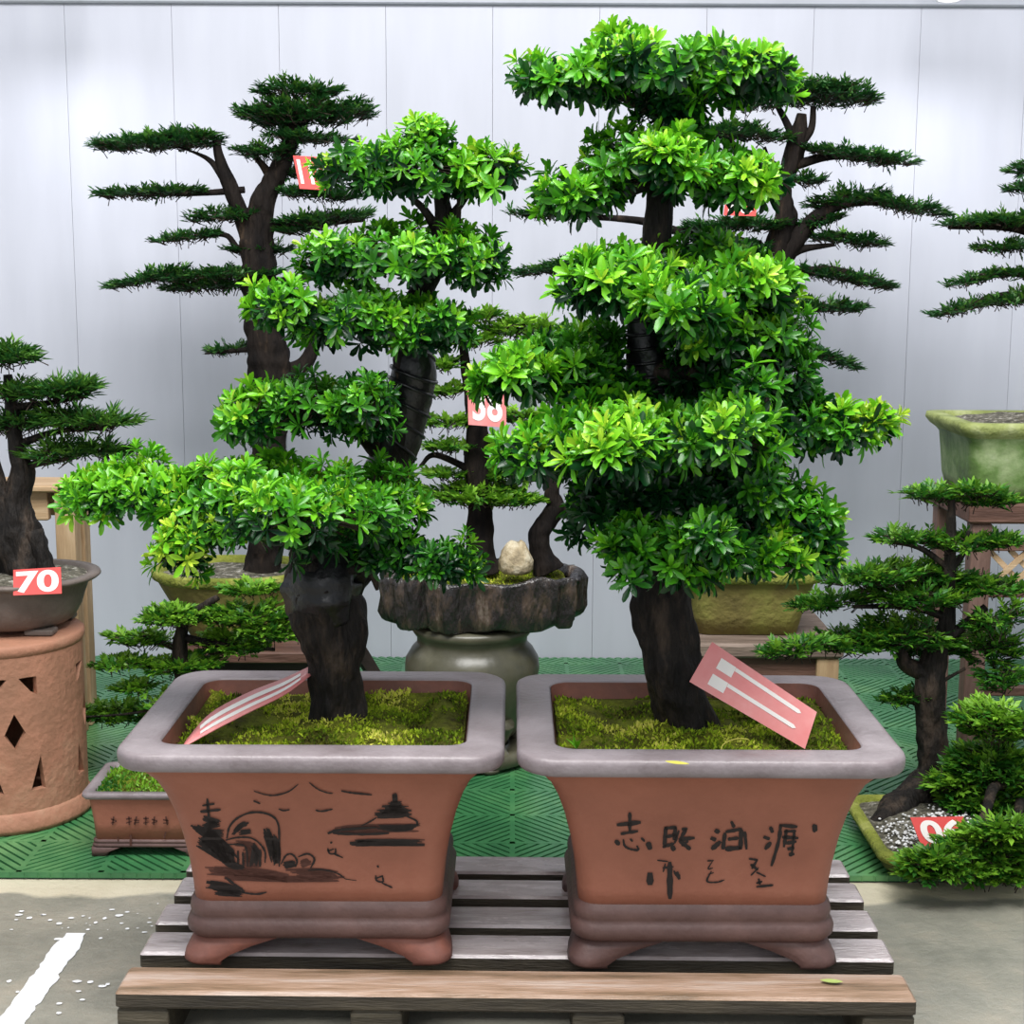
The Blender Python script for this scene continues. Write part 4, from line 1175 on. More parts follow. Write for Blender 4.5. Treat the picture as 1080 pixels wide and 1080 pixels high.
    prof = [(R(50), zt2), (R(62), zt2 - .001), (R(64), zt2 - .012), (R(61), zt2 - .022), (R(58), zt2 - .03), (R(58), zt2 - .045), (R(64), zt2 - .058), (R(70), zt2 - .08), (R(71), zt2 - .105), (R(68), zt2 - .14), (R(60), zt2 - .19), (R(52), zt2 - .23), (R(46), zt2 - .25)]
    V, Fc = loft([circ(r_, zz) for r_, zz in prof], True, True)
    obj('body', V, Fc, OLIVE, s)
    zl = zt2 - .2
    for i in range(5):
        a = math.radians(-90 + 36 + 72 * i)
        pts, rad = [], []
        for f, rr in ((0, R(60)), (.3, R(52)), (.55, R(44)), (.8, R(48)), (1.0, R(60))):
            zz = zl + (0.035 - zl) * f
            pts.append((cx + rr * math.cos(a), Y + rr * math.sin(a), zz)); rad.append(.022 if f < .7 else .018)
        V, Fc = tube(pts, rad, 10, 5)
        obj('leg', V, Fc, OLIVE, s)
    ring = [(R(66), .024), (R(68), .032), (R(68), .046), (R(65), .052), (R(40), .052), (R(38), .046), (R(38), .024)]
    V, Fc = loft([circ(r_, zz) for r_, zz in ring] + [circ(R(66), .024)])
    obj('base_ring', V, Fc, OLIVE, s)
    for i in range(5):
        a = math.radians(-90 + 72 * i + 20)
        x, y = cx + R(56) * math.cos(a), Y + R(56) * math.sin(a)
        V, Fc = loft([np.array([(x + r_ * math.cos(q), y + r_ * math.sin(q), zz) for q in np.linspace(0, 2 * math.pi, 14, endpoint=False)]) for r_, zz in ((.02, .0145), (.024, .018), (.026, .0245))], True, True)
        obj('foot', V, Fc, OLIVE, s)


def tree_right_edge():
    Y = 3.45
    k = ppm(at(1080, 480, Y))
    cx = at(1092, 480, Y)[0]
    zt, zb = at(1092, 447, Y - .16)[2], at(1092, 527, Y - .12)[2]
    hw, hd = 100 / k, 0.17
    t = thing('potted_bonsai', 'bonsai with drooping dark tiers in the green algae-stained pot on the lattice stand', 'bonsai', (cx, Y, zb), BG)
    z = lambda f: zb + (zt - zb) * f
    oval_pot(t, cx, Y, [(zb, hw * .80, hd * .8), (z(.2), hw * .84, hd * .84), (z(.5), hw * .86, hd * .86), (z(.75), hw * .88, hd * .88), (z(.85), hw * .94, hd * .94)], GREENPOT,
             [(z(.80), hw * .91, hd * .91), (z(.86), hw * .97, hd * .97), (z(.93), hw * 1.01, hd * 1.01), (z(1), hw * 1.0, hd * 1.0), (z(1.0), hw * .86, hd * .86), (z(.85), hw * .82, hd * .82)], GREENRIM, round_=False)
    soil(t, cx, Y, hw * .84, hd * .84, z(.92), GRAVELSOIL, False, .02)
    trunk = limb('trunk', [(1118, 450, Y, 26), (1120, 400, Y, 20), (1124, 330, Y, 18), (1120, 270, Y, 14), (1126, 220, Y, 10), (1122, 180, Y, 6)], t, BARK_BACK, 12, .2, 41)
    for path in ([(1122, 330, Y, 7), (1070, 312, Y, 5), (1020, 322, Y, 3)], [(1122, 300, Y, 7), (1070, 288, Y, 4), (1010, 298, Y, 2)], [(1122, 260, Y, 7), (1070, 240, Y, 5), (1000, 240, Y, 2)]):
        limb('branch', path, trunk, BARK_BACK, 7, .12, 42)
    for i, (a, b, c, d, h) in enumerate([(1055, 202, 1130, 194, 8), (988, 238, 1070, 232, 8), (1020, 235, 1150, 236, 12), (1025, 264, 1120, 258, 7), (995, 302, 1060, 288, 7), (1040, 290, 1140, 288, 9), (978, 334, 1050, 318, 8), (1030, 320, 1140, 312, 10), (1060, 180, 1170, 170, 14)]):
        spray_pad(t, a, b, c, d, h, Y, seed=150 + i, tint=.48)
    # lattice stand
    x0 = at(1022, 600, Y - .15)[0]
    x1 = x0 + 2 * (cx - x0)
    s = thing('lattice_stand', 'reddish wooden stand with lattice panels under the algae-stained pot', 'stand', (cx, Y, 0.0145))
    y0, y1 = Y - .16, Y + .16
    ztop = zb - .002
    V, Fc = box(x0 - .012, x1 + .012, y0 - .012, y1 + .012, ztop - .045, ztop, .005)
    obj('top', V, Fc, BROWNW, s, False)
    for xx in (x0, x1 - .045):
        for yy in (y0, y1 - .045):
            V, Fc = box(xx, xx + .045, yy, yy + .045, .0145, ztop - .0455, .004)
            obj('leg', V, Fc, pmv, s, False)
    for zz in (at(1050, 582, y0)[2], at(1050, 622, y0)[2] - .02, .16):
        V, Fc = box(x0 + .0455, x1 - .0455, y0 + .008, y0 + .034, zz, zz + .02, .002)
        obj('rail', V, Fc, BROWNW, s, False)
    zb_, zt_ = at(1050, 622, y0)[2], at(1050, 582, y0)[2]
    parts = []
    h = zt_ - zb_
    x = x0 + .046
    while x < x1 - .05:
        for sgn in (1, -1):
            a_ = np.array([x, zb_ if sgn > 0 else zt_]); b_ = np.array([min(x + h, x1 - .046), zt_ if sgn > 0 else zb_])
            d = b_ - a_; n = np.array([-d[1], d[0]]) / np.hypot(*d) * .006
            yy = y0 + (.014 if sgn > 0 else .021)
            q = [a_ - n, b_ - n, b_ + n, a_ + n]
            V = [(p_[0], yy, p_[1]) for p_ in q] + [(p_[0], yy + .006, p_[1]) for p_ in q]
            parts.append((V, [[0, 1, 2, 3], [7, 6, 5, 4], [0, 4, 5, 1], [1, 5, 6, 2], [2, 6, 7, 3], [3, 7, 4, 0]]))
        x += h * .55
    V, Fc = join(parts)
    obj('lattice_panel', V, Fc, WOOD, s, False)


def tree_right_mid():
    Y = 2.92
    base = onz(950, 938, 0.0145)
    k = ppm(at(985, 800, Y))
    cx, cy = at(1003, 800, 2.86)[0], 2.755
    hw, hd = 0.195, 0.175
    t = thing('potted_bonsai', 'bushy dark bonsai in the low mossy pot with white pebbles beside the calligraphy pot', 'bonsai', (cx, cy, 0.0145), BG)
    zt = 0.085
    oval_pot(t, cx, cy, [(.0145, hw * .86, hd * .86), (.025, hw * .92, hd * .92), (.04, hw * .95, hd * .95), (.052, hw * .96, hd * .96)], DARKMOSS,
             [(.044, hw * .96, hd * .96), (.047, hw * 1.0, hd * 1.0), (.056, hw * 1.01, hd * 1.01), (.061, hw * .98, hd * .98), (.061, hw * .9, hd * .9), (.045, hw * .87, hd * .87)], MOSSRIM, round_=False, r=.05)
    soil(t, cx, cy, hw * .89, hd * .89, .053, GRAVELSOIL, False, .03)
    # white pebbles
    r = np.random.default_rng(11)
    parts = []
    for _ in range(520):
        x, y = cx + (-.42 + .27 * r.normal()) * hw, cy + (-.42 + .26 * r.normal()) * hd
        if abs(x - cx) > .86 * hw or abs(y - cy) > .86 * hd:
            continue
        f = max(abs(x - cx) / hw / .89, abs(y - cy) / hd / .89)
        zz = .055 + .03 * (1 - f * f) + .003
        s = r.uniform(.0018, .0042)
        rg = [np.array([(x + s * q * math.cos(a), y + s * q * math.sin(a), zz + s * w) for a in np.linspace(0, 6.283, 6, endpoint=False)]) for q, w in ((.5, -.5), (1, 0), (.5, .5))]
        parts.append(loft(rg, True, True))
    V, Fc = join(parts)
    tag(obj('gravel', V, Fc, PEBBLE, t), 'white pebbles', None, kind='stuff')
    trunk = limb('trunk', [(968, 862, Y - .05, 34), (975, 845, Y - .02, 26), (984, 815, Y, 17), (984, 780, Y, 15), (980, 745, Y, 14), (980, 715, Y, 14), (987, 690, Y, 12), (998, 660, Y, 9), (1001, 620, Y, 7), (1003, 580, Y, 6), (1003, 550, Y, 5), (1004, 525, Y, 3)], t, BARK, 14, .22, 51, .06)
    for path in ([(978, 838, Y - .03, 26), (955, 852, Y - .07, 22), (935, 864, Y - .11, 15), (918, 874, Y - .13, 7)], [(980, 712, Y, 10), (955, 700, Y, 8), (945, 680, Y, 5), (900, 678, Y, 3)], [(990, 685, Y, 8), (1010, 665, Y, 6), (1040, 640, Y, 4)], [(984, 725, Y, 3), (1000, 715, Y, 2), (1018, 705, Y, 1.5)],
                 [(995, 650, Y, 5), (960, 640, Y, 4), (900, 640, Y, 2)], [(1003, 600, Y, 4), (1015, 585, Y, 3), (1022, 560, Y, 2)], [(1001, 600, Y, 4), (970, 578, Y, 3), (930, 570, Y, 2)]):
        limb('branch', path, trunk, BARK, 7, .15, 52)
    pads = [(945, 520, 1012, 524, 10), (980, 524, 1080, 528, 12), (1000, 518, 1060, 518, 8), (914, 568, 1000, 568, 10), (975, 575, 1060, 573, 14), (1030, 572, 1082, 570, 9), (860, 612, 970, 606, 12), (930, 602, 1030, 612, 16), (832, 640, 920, 634, 9), (905, 630, 1025, 632, 18), (1000, 620, 1090, 622, 12),
            (798, 690, 880, 678, 11), (845, 680, 960, 676, 15), (900, 664, 1020, 676, 20), (945, 690, 1010, 686, 12), (1010, 690, 1085, 680, 28), (1020, 660, 1085, 650, 20), (1030, 720, 1085, 712, 22), (925, 738, 985, 734, 13)]
    for i, (a, b, c, d, h) in enumerate(pads):
        spray_pad(t, a, b, c, d, h, Y + random.uniform(-.05, .05), LEAF_MID, .022, .6, .9, .54, .32, seed=200 + i)
    BL = onz(972, 893, .074)
    price_tag('red price card at the foot of the bonsai in the white-pebbled mossy pot', at(960, 862, BL[1] + .02), at(1016, 861, BL[1] + .03), onz(1024, 892, .074), BL, TAGR, '06', (.1, .1, .92, .9))


def tree_right_low():
    Y = 2.84
    cx = at(1105, 850, Y + .05)[0]
    t = thing('potted_bonsai', 'low bright green bonsai spilling in front of the pebbled pot', 'bonsai', (cx, Y + .06, 0.0145), BG)
    hw, hd = .13, .11
    oval_pot(t, cx, Y + .06, [(.0145, hw * .8, hd * .8), (.07, hw * .92, hd * .92), (.10, hw * .97, hd * .97)], GPOT,
             [(.095, hw * .96, hd * .96), (.10, hw * 1.02, hd * 1.02), (.115, hw * 1.03, hd * 1.03), (.118, hw, hd), (.118, hw * .9, hd * .9), (.09, hw * .87, hd * .87)], GPOT)
    soil(t, cx, Y + .06, hw * .88, hd * .88, .108, SOIL)
    trunk = limb('trunk', [(1085, 870, Y + .05, 16), (1075, 840, Y + .03, 12), (1062, 815, Y, 9), (1060, 790, Y, 8), (1064, 765, Y, 5)], t, BARK, 10, .2, 61)
    for path in ([(1072, 835, Y + .02, 8), (1050, 828, 2.74, 6), (1035, 868, 2.62, 5), (1005, 905, 2.53, 3), (965, 915, 2.53, 2)],
                 [(1074, 840, Y + .03, 7), (1075, 850, 2.72, 5), (1070, 890, 2.58, 4), (1060, 905, 2.54, 2)]):
        limb('branch', path, trunk, BARK, 7, .1, 62)
    pads = [(1003, 758, 1095, 758, 14), (1020, 772, 1095, 770, 13), (978, 828, 1050, 818, 20), (1000, 812, 1095, 810, 22), (990, 846, 1090, 842, 20), (1030, 862, 1095, 860, 20), (1000, 800, 1080, 798, 12)]
    for i, (a, b, c, d, h) in enumerate(pads):
        spray_pad(t, a, b, c, d, h, 2.76 if i < 2 else 2.80, LEAF_MID, .022, .8, 1.2, .72 if i < 3 else .55, .36, seed=250 + i)
    for i, (a, b, c, d, h) in enumerate([(948, 912, 1030, 900, 12), (985, 893, 1095, 888, 16), (950, 922, 1050, 916, 12), (1000, 912, 1095, 905, 20), (1020, 880, 1095, 874, 16), (1010, 925, 1095, 922, 14)]):
        spray_pad(t, a, b, c, d, h, 2.53 + .02 * (i % 2), LEAF_MID, .023, .35, 1.6, .62, .38, seed=270 + i)


def tree_left_edge():
    Y = 2.98
    f = at(17, 800, 2.80)
    cx = f[0] - .012
    k = ppm(f)
    # pierced terracotta stand
    s = thing('pierced_stand', 'terracotta plant stand pierced with diamond and triangle openings', 'stand', (cx, Y, 0.0145))
    rad = 0.157
    yf = 2.80
    Y = yf + rad
    cx = at(7, 790, Y)[0]
    s.location = (cx, Y, 0.0145); ORIGIN[s.name] = np.array((cx, Y, 0.0145))
    z = lambda y: at(17, y, yf)[2]
    ztop, zbot = z(697), z(866)
    holes_px = [[(23, 719), (42, 719), (42, 738), (36, 735)], [(11, 719), (-8, 719), (-8, 738), (-2, 735)], [(17, 756), (28, 777), (17, 794), (6, 778)], [(43, 803), (47, 839), (31, 839)], [(-9, 803), (-13, 839), (3, 839)]]
    W = 2 * math.pi * rad
    polys = [[(-W / 2, zbot), (W / 2, zbot), (W / 2, ztop), (-W / 2, ztop)]]
    for g in range(-2, 3):
        u0 = 0.069 + g * W / 5
        for h in holes_px:
            q = [((hx - 17) / k + u0, z(hy)) for hx, hy in h]
            if min(p_[0] for p_ in q) > -W / 2 + .004 and max(p_[0] for p_ in q) < W / 2 - .004:
                polys.append(q)
    from mathutils.geometry import delaunay_2d_cdt
    pts = [(-W / 2 + W * a_ / 60, zbot + (ztop - zbot) * b_ / 8) for a_ in range(61) for b_ in range(9)]
    def inside(p_, q):
        c_ = False
        for (xa, ya), (xb, yb) in zip(q, q[1:] + q[:1]):
            if (ya > p_[1]) != (yb > p_[1]) and p_[0] < (xb - xa) * (p_[1] - ya) / (yb - ya) + xa:
                c_ = not c_
        return c_
    pts = [p_ for p_ in pts if not any(inside(p_, q) for q in polys[1:])]
    edges = []
    for q in polys[1:]:
        k0 = len(pts)
        pts += q
        edges += [(k0 + a_, k0 + (a_ + 1) % len(q)) for a_ in range(len(q))]
    vo, eo, fo, *_ = delaunay_2d_cdt([Vector(p_) for p_ in pts], edges, [], 0, 1e-6)
    vo = [tuple(v) for v in vo]
    tri = [list(f_) for f_ in fo if not any(inside(tuple(np.mean([vo[a_] for a_ in f_], axis=0)), q) for q in polys[1:])]
    n_ = len(vo)
    V = []
    for rr in (rad, rad - .016):
        for x_, y_ in vo:
            a_ = x_ / rad - math.pi / 2
            V.append((cx + rr * math.cos(a_), Y + rr * math.sin(a_), y_))
    cnt = {}
    for f_ in tri:
        for a_, b_ in zip(f_, f_[1:] + f_[:1]):
            cnt[(a_, b_)] = 1
    Fc = tri + [[a_ + n_ for a_ in f_[::-1]] for f_ in tri] + [[b_, a_, a_ + n_, b_ + n_] for (a_, b_) in cnt if (b_, a_) not in cnt]
    obj('body', V, Fc, STANDT, s, False)
    def oct_(sc, zz):
        return np.array([(cx + rad * sc * math.cos(a_), Y + rad * sc * math.sin(a_), zz) for a_ in np.linspace(0, 2 * math.pi, 48, endpoint=False)])
    V, Fc = loft([oct_(.93, ztop - .004), oct_(1.0, ztop), oct_(1.03, ztop + .008), oct_(1.03, ztop + .020), oct_(1.0, ztop + .024), oct_(.5, ztop + .024)], True, True)
    obj('top', V, Fc, STANDT, s)
    V, Fc = loft([oct_(1.0, zbot + .01), oct_(1.02, zbot + .004), oct_(1.06, zbot - .008), oct_(1.075, zbot - .02), oct_(1.075, .022), oct_(1.05, .0148)], True, True)
    obj('base', V, Fc, STANDT, s)
    # pot with its tree
    zb = ztop + .0245
    Y = 2.98
    zt = at(10, 618, 2.85)[2]
    pc = at(2, 650, Y)[0]
    kk = ppm(at(2, 640, Y))
    hw, hd = 104 / kk, .15
    t = thing('potted_bonsai', 'gnarled bonsai with a white-on-red 70 card in a grey oval pot on the pierced stand', 'bonsai', (pc, Y, zb), BG)
    zz = lambda f: zb + .012 + (zt - zb - .012) * f
    body = oval_pot(t, pc, Y, [(zz(0), hw * .66, hd * .66), (zz(.1), hw * .73, hd * .73), (zz(.35), hw * .8, hd * .8), (zz(.6), hw * .84, hd * .84), (zz(.85), hw * .885, hd * .885), (zz(.93), hw * .93, hd * .93)], GPOT,
                    [(zz(.86), hw * .90, hd * .90), (zz(.9), hw * .97, hd * .97), (zz(.95), hw * 1.0, hd * 1.0), (zz(1), hw * .99, hd * .99), (zz(1.0), hw * .88, hd * .88), (zz(.85), hw * .84, hd * .84)], GPOT)
    for sx in (-1, 1):
        for sy in (-1, 1):
            x, y = pc + sx * hw * .5, Y + sy * hd * .45
            V, Fc = box(x - .028, x + .028, y - .02, y + .02, zb + .0005, zb + .0125, .003)
            obj('foot', V, Fc, GPOT, body, False)
    soil(t, pc, Y, hw * .87, hd * .87, zz(.93), GRAVELSOIL)
    trunk = limb('trunk', [(28, 625, Y, 30), (26, 595, Y, 27), (20, 565, Y, 24), (16, 530, Y, 16), (22, 500, Y, 12), (17, 470, Y, 9), (12, 430, Y, 8), (8, 395, Y, 5)], t, BARK, 14, .22, 71, .1)
    for path in ([(36, 560, Y - .02, 10), (45, 590, Y - .03, 9), (50, 622, Y - .04, 9)], [(12, 570, Y, 12), (2, 600, Y, 9), (-4, 625, Y, 8)], [(15, 555, Y, 14), (0, 520, Y, 10), (-10, 480, Y, 8)], [(22, 500, Y, 5), (35, 490, Y, 4), (80, 482, Y, 2)], [(17, 470, Y, 5), (60, 455, Y, 3), (110, 452, Y, 2)], [(12, 430, Y, 5), (50, 425, Y, 3), (90, 418, Y, 2)]):
        limb('branch', path, trunk, BARK, 8, .15, 72)
    pads = [(-30, 380, 48, 380, 11), (-20, 372, 36, 372, 8), (-40, 412, 40, 415, 14), (10, 418, 108, 412, 13), (30, 412, 105, 408, 9), (-40, 448, 60, 445, 16), (40, 448, 150, 445, 11), (40, 440, 110, 442, 12), (22, 484, 100, 478, 15), (70, 475, 146, 480, 12)]
    for i, (a, b, c, d, h) in enumerate(pads):
        spray_pad(t, a, b, c, d, h, Y + random.uniform(-.03, .03), LEAF_BACK, .030, .5, .95, .62, .17, seed=300 + i)
    Yt = Y - hd * .985
    price_tag('red price card with white 70 standing in the grey oval pot', at(14, 601, Yt + .015), at(64, 598, Yt + .015), at(65, 626, Yt), at(14, 628, Yt), TAGR, '70', (.06, .08, .95, .92))
    # bench behind
    Yb = 3.5
    kb = ppm(at(50, 520, Yb))
    x1 = at(86, 520, Yb)[0]
    x0 = x1 - .62
    zt_ = at(50, 513, Yb - .08)[2]
    b = thing('wooden_bench', 'pale square-legged wooden bench standing against the white wall', 'bench', ((x0 + x1) / 2, Yb, 0.0145))
    V, Fc = box(x0, x1 + .012, Yb - .07, Yb + .08, zt_ - .016, zt_, .004)
    obj('top', V, Fc, WOOD, b, False)
    for y in (Yb - .045, Yb + .03):
        V, Fc = box(x0 + .02, x1 - .066, y, y + .024, zt_ - .085, zt_ - .0165, .003)
        obj('apron', V, Fc, WOOD, b, False)
    for xx in (x0 + .01, x1 - .047):
        for y in (Yb - .06, Yb + .018):
            V, Fc = box(xx, xx + .045, y, y + .05, .0145, zt_ - .0165, .003)
            obj('leg', V, Fc, WOODV, b, False)


def small_left():
    # small rectangular pot with moss
    c = onz(137, 915, .0145)
    k = ppm(c)
    x0 = at(84, 840, 2.69)[0]
    hw = 0.118
    cx, cy = x0 + hw, 2.70 + .085
    hd = .095
    t = thing('moss_pot', 'small rectangular terracotta pot of bright moss beside the pierced stand', 'pot', (cx, cy, .0145))
    zt = at(130, 838, cy - hd)[2]
    z = lambda f: .0145 + (zt - .0145) * f
    V, Fc = loft([rring(cx, cy, hw * s, hd * s, .012, z(f), 4) for f, s in ((.24, .83), (.5, .85), (.75, .88), (.92, .91))], True, False)
    body = obj('pot', V, Fc, TERRA, t)
    V, Fc = loft([rring(cx, cy, hw * s, hd * s, .014, z(f), 4) for f, s in ((.9, .90), (.91, .97), (.95, 1.0), (1, .99), (1.005, .96), (1.005, .84), (.85, .8))])
    obj('rim', V, Fc, RIM, body)
    V, Fc = loft([rring(cx, cy, hw * s, hd * s, .014, z(f), 4) for f, s in ((.13, .80), (.135, .87), (.16, .885), (.18, .87), (.195, .855), (.21, .87), (.23, .87), (.25, .83))], True, False)
    obj('base_moulding', V, Fc, MOULD, body)
    for sx in (-1, 1):
        for sy in (-1, 1):
            rg = []
            for f, e in ((0.002, .03), (.06, .034), (.13, .055)):
                x = cx + sx * (hw * .885 - e / 2); y = cy + sy * (hd * .885 - .018)
                rg.append(rring(x, y, e / 2, .018, .004, z(f), 2))
            V, Fc = loft(rg, True, True)
            obj('foot', V, Fc, MOULD, body)
    moss_bed(t, cx, cy, hw * .83, hd * .83, z(.93), .012, 1800, (cx + .0, cy + .01), LEAF_MID, 8, .010, .008, .15)
    r = np.random.default_rng(12)
    ys = cy - hd * .87 - .0012
    parts = []
    def mark(bars):
        parts = []
        for xa, ya, xb, yb, w in bars:
            A, B = at(xa, ya, ys), at(xb, yb, ys)
            A[1] = B[1] = ys - .001
            d = nrm(B - A); n = np.array([-d[2], 0, d[0]]) * w / 2
            parts.append(([A - n, B - n, B + n, A + n], [[0, 1, 2, 3]]))
        V, Fc = join(parts)
        obj('brushed_character', V, Fc, WASH, body, False)
    for x in (120, 136, 144, 154, 163, 175):
        mark([(x - 3, 864 + r.uniform(-1, 1), x + 3, 864 + r.uniform(-2, 2), .003), (x, 861, x + r.uniform(-2, 2), 870, .003), (x - 3, 868, x + 3, 867 + r.uniform(-1, 1), .002)])
    for q in ((138, 880, 138, 892, .004), (124, 883, 125, 887, .003), (175, 877, 173, 884, .003)):
        mark([q])
    # low bonsai with rosy layered shoots behind it
    Y = 3.12
    base = onz(232, 800, .0145)
    cx2 = at(222, 790, Y + .05)[0]
    t = thing('potted_bonsai', 'low layered bonsai with rounded leaves behind the small moss pot', 'bonsai', (cx2, Y + .05, .0145), BG)
    hw2, hd2 = .085, .08
    oval_pot(t, cx2, Y + .05, [(.0145, hw2 * .8, hd2 * .8), (.07, hw2 * .95, hd2 * .95), (.085, hw2, hd2)], GPOT, [(.08, hw2 * .98, hd2 * .98), (.085, hw2 * 1.04, hd2 * 1.04), (.098, hw2 * 1.04, hd2 * 1.04), (.1, hw2, hd2), (.1, hw2 * .9, hd2 * .9), (.08, hw2 * .88, hd2 * .88)], GPOT)
    soil(t, cx2, Y + .05, hw2 * .9, hd2 * .9, .088, SOIL)
    trunk = limb('trunk', [(215, 775, Y + .05, 12), (205, 745, Y + .03, 10), (194, 715, Y, 9), (190, 690, Y, 8), (191, 668, Y, 7), (200, 650, Y, 5), (230, 630, Y, 3)], t, BARK, 10, .2, 81)
    for path in ([(190, 685, Y, 4), (160, 676, Y, 3), (120, 674, Y, 1.5)], [(196, 720, Y, 5), (160, 748, Y - .03, 2), (90, 756, Y - .02, 1), (60, 752, Y - .02, .6)], [(193, 672, Y, 5), (230, 680, Y, 4), (290, 685, Y, 2)], [(192, 705, Y, 4), (150, 702, Y, 2), (100, 700, Y, 1)]):
        limb('branch', path, trunk, BARK, 7, .12, 82)
    pads = [(144, 654, 225, 652, 11), (160, 645, 205, 645, 9), (205, 650, 310, 648, 14), (230, 623, 300, 622, 8), (112, 673, 185, 677, 10), (200, 680, 285, 682, 16), (95, 702, 165, 700, 6), (150, 706, 240, 698, 10), (115, 727, 170, 724, 6), (48, 750, 110, 756, 8), (85, 756, 165, 752, 12), (150, 746, 215, 738, 12), (250, 668, 320, 668, 14)]
    for i, (a, b, c, d, h) in enumerate(pads):
        spray_pad(t, a, b, c, d, h, Y + random.uniform(-.04, .03), LEAF_MID, .018, .6, 1.2, .70, .45, seed=350 + i)


# ------------------------------------------------------------------ cards in the front pots
def front_cards(hg, Yt):
    b = onz(849, 790, .432)
    rgt = at(861.5, 751, b[1] + .012)
    lft = at(727, 719, Yt - .047)
    top = at(751, 677, lft[1] + (rgt[1] - b[1]))
    marks = []
    for v0, v1 in ((.56, .82), (.16, .42)):
        vc = (v0 + v1) / 2 + .02
        marks.append([(.13, v0), (.27, v0), (.27, v1), (.13, v1)])
        marks.append([(.27, vc - .035), (.86, vc - .035), (.885, vc), (.86, vc + .035), (.27, vc + .035)] if False else [(.272, v1 - .09), (.86, v1 - .12), (.885, v1 - .07), (.86, v1 - .02), (.272, v1 - .005)])
    price_tag('pink price card leaning from trunk to moss in the calligraphy pot', top, rgt, b, lft, TAGP, None, marks=marks)
    # curled card seen nearly edge-on
    Yl = onz(358, 764, .425)[1]
    a = onz(192, 788, .434)
    near = [(192, 788), (225, 770), (262, 751), (300, 732), (328, 711)]
    far = [(197, 779), (222, 752), (262, 730), (300, 715), (328, 702)]
    Ys = np.linspace(a[1], Yl - .01, 5)
    N_ = catmull([at(x, y, Y) for (x, y), Y in zip(near, Ys)], 5)
    Fr = catmull([at(x, y, Y + .05) for (x, y), Y in zip(far, Ys)], 5)
    n = len(N_)
    t = thing('price_tag', 'curled pink price card seen nearly edge-on in the landscape pot', 'price tag', tuple((N_[n // 2] + Fr[n // 2]) / 2), 'red price cards on the bonsai')
    def strip(v0, v1, i0, i1, lift):
        A = N_[i0:i1] * (1 - v0) + Fr[i0:i1] * v0
        B = N_[i0:i1] * (1 - v1) + Fr[i0:i1] * v1
        T = nrm(np.gradient(A, axis=0)); S = nrm(Fr[i0:i1] - N_[i0:i1]); nn = np.cross(T, S)
        nn *= np.sign(nn[:, 2:3])
        return A + nn * lift, B + nn * lift, nn
    A, B, nn = strip(0, 1, 0, n, 0)
    V = np.concatenate([A, B, A - nn * .0022, B - nn * .0022])
    Fc, mi = [], []
    for i in range(n - 1):
        Fc += [[i, i + 1, n + i + 1, n + i], [2 * n + i, 3 * n + i, 3 * n + i + 1, 2 * n + i + 1], [i, 2 * n + i, 2 * n + i + 1, i + 1], [n + i, n + i + 1, 3 * n + i + 1, 3 * n + i]]
        mi += [0, 1, 0, 0]
    Fc += [[0, n, 3 * n, 2 * n], [n - 1, 3 * n - 1, 4 * n - 1, 2 * n - 1]]; mi += [0, 0]
    obj('card', V, Fc, None, t, True, mats=[TAGP, TAGB], mat_idx=mi)
    for v0, v1 in ((.18, .36), (.52, .74)):
        A, B, _ = strip(v0, v1, 3, n - 2, .0009)
        m_ = len(A)
        obj('white_mark', np.concatenate([A, B]), [[i, i + 1, m_ + i + 1, m_ + i] for i in range(m_ - 1)], TAGW, t, True)


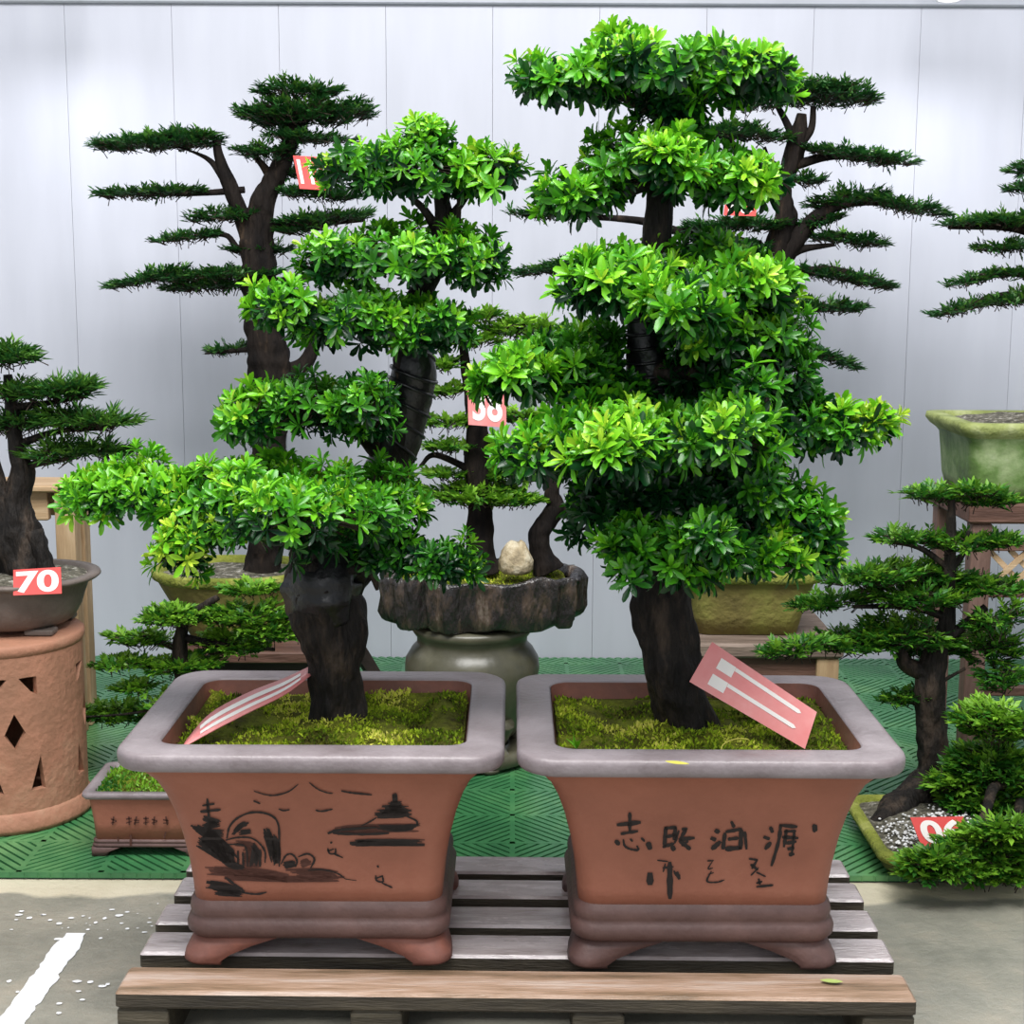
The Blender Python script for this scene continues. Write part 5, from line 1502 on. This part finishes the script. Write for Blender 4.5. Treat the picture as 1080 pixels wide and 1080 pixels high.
# ------------------------------------------------------------------ lamps and light
def spotlight(px, py, label, power):
    Y = 3.9
    p = at(px, py, Y)
    t = thing('spotlight', label, 'lamp', tuple(p), 'spotlights above the wall')
    d = nrm(np.array([0.0, -0.25, -1.0]))
    u = np.array([1.0, 0, 0]); w = np.cross(d, u)
    def circ(r_, off):
        return np.array([p + d * off + (u * math.cos(a) + w * math.sin(a)) * r_ for a in np.linspace(0, 2 * math.pi, 24, endpoint=False)])
    V, Fc = loft([circ(.018, -.07), (circ(.024, -.06)), circ(.032, -.02), circ(.038, .006), circ(.035, .006), circ(.030, -.006)], True, False)
    obj('housing', V, Fc, LAMPM, t)
    mt, nt, b = nodes('lamp_glow')
    b.inputs['Emission Color'].default_value = (1, 0.98, 0.96, 1)
    b.inputs['Emission Strength'].default_value = 22
    V, Fc = loft([circ(.0305, -.003), circ(.022, .001), circ(.004, .002)], False, True)
    obj('lens', V, Fc, mt, t)
    e = p - d * .06
    V, Fc = tube([e, e + np.array([0, .06, .05]), np.array([p[0], 4.22, max(1.86, e[2] + .05)]), np.array([p[0], 4.235, 1.852])], [.007] * 4, 8, 5)
    obj('arm', V, Fc, LAMPM, t)
    l = bpy.data.lights.new('spotlight_beam', 'SPOT')
    l.energy = power; l.spot_size = math.radians(170); l.spot_blend = 1.0; l.shadow_soft_size = .03; l.color = (.96, .97, 1.0)
    o = bpy.data.objects.new('spotlight_beam', l)
    o.location = p + d * .012
    o.rotation_euler = Vector(d).to_track_quat('-Z', 'Y').to_euler()
    COL.objects.link(o)


def area(name, loc, target, size, power, color=(1, 1, 1), size_y=None):
    l = bpy.data.lights.new(name, 'AREA')
    l.energy = power; l.size = size; l.color = color
    if size_y:
        l.shape = 'RECTANGLE'; l.size_y = size_y
    o = bpy.data.objects.new(name, l)
    o.location = loc
    o.rotation_euler = (Vector(target) - Vector(loc)).to_track_quat('-Z', 'Y').to_euler()
    COL.objects.link(o)


pmv = pm('red_brown_wood_upright', [(0.3, (0.10, 0.055, 0.042)), (0.55, (0.17, 0.10, 0.08)), (0.75, (0.25, 0.15, 0.125))], scale=5, stretch=(7, 7, 1), rough=0.6, bump=0.25, bscale=30)

setting()
pallet()
front_left()
hg, YT = front_right()
leaf_thing('thin yellow fallen leaf on the front lip of the calligraphy pot', onz(714, 807, .4515), -.35, .032, YLEAF)
leaf_thing('pale green fallen leaf on the front board of the pallet', onz(877, 1037, .1205), -.15, .030, GLEAF)
tree_back_left()
tree_back_right()
tree_centre()
tree_right_edge()
tree_right_mid()
tree_right_low()
tree_left_edge()
small_left()
front_cards(hg, YT)
spotlight(50, -22, 'white spotlight over the dark tiered bonsai end of the wall', 11.0)
spotlight(1003, -6, 'white spotlight over the wall end beside the algae-stained pot', 11.0)

area('hall_ceiling_light', (0.0, 1.3, 3.3), (0, 2.5, 0.5), 2.6, 150, (1.0, 0.985, 0.97), 1.4)
area('front_fill_light', (-0.4, -1.6, 2.4), (0, 2.6, 0.7), 2.4, 25, (1.0, 1.0, 1.0), 1.6)  # added unseen fill behind the camera, brightens the pot fronts
w = bpy.data.worlds.new('hall_air')
SC.world = w
w.use_nodes = True
w.node_tree.nodes['Background'].inputs[0].default_value = (0.86, 0.92, 1.0, 1)
w.node_tree.nodes['Background'].inputs[1].default_value = 0.42
vs = SC.view_settings
vs.view_transform = 'Standard'
vs.look = 'None'
vs.gamma = 1
vs.use_curve_mapping = False
vs.exposure = 0.45
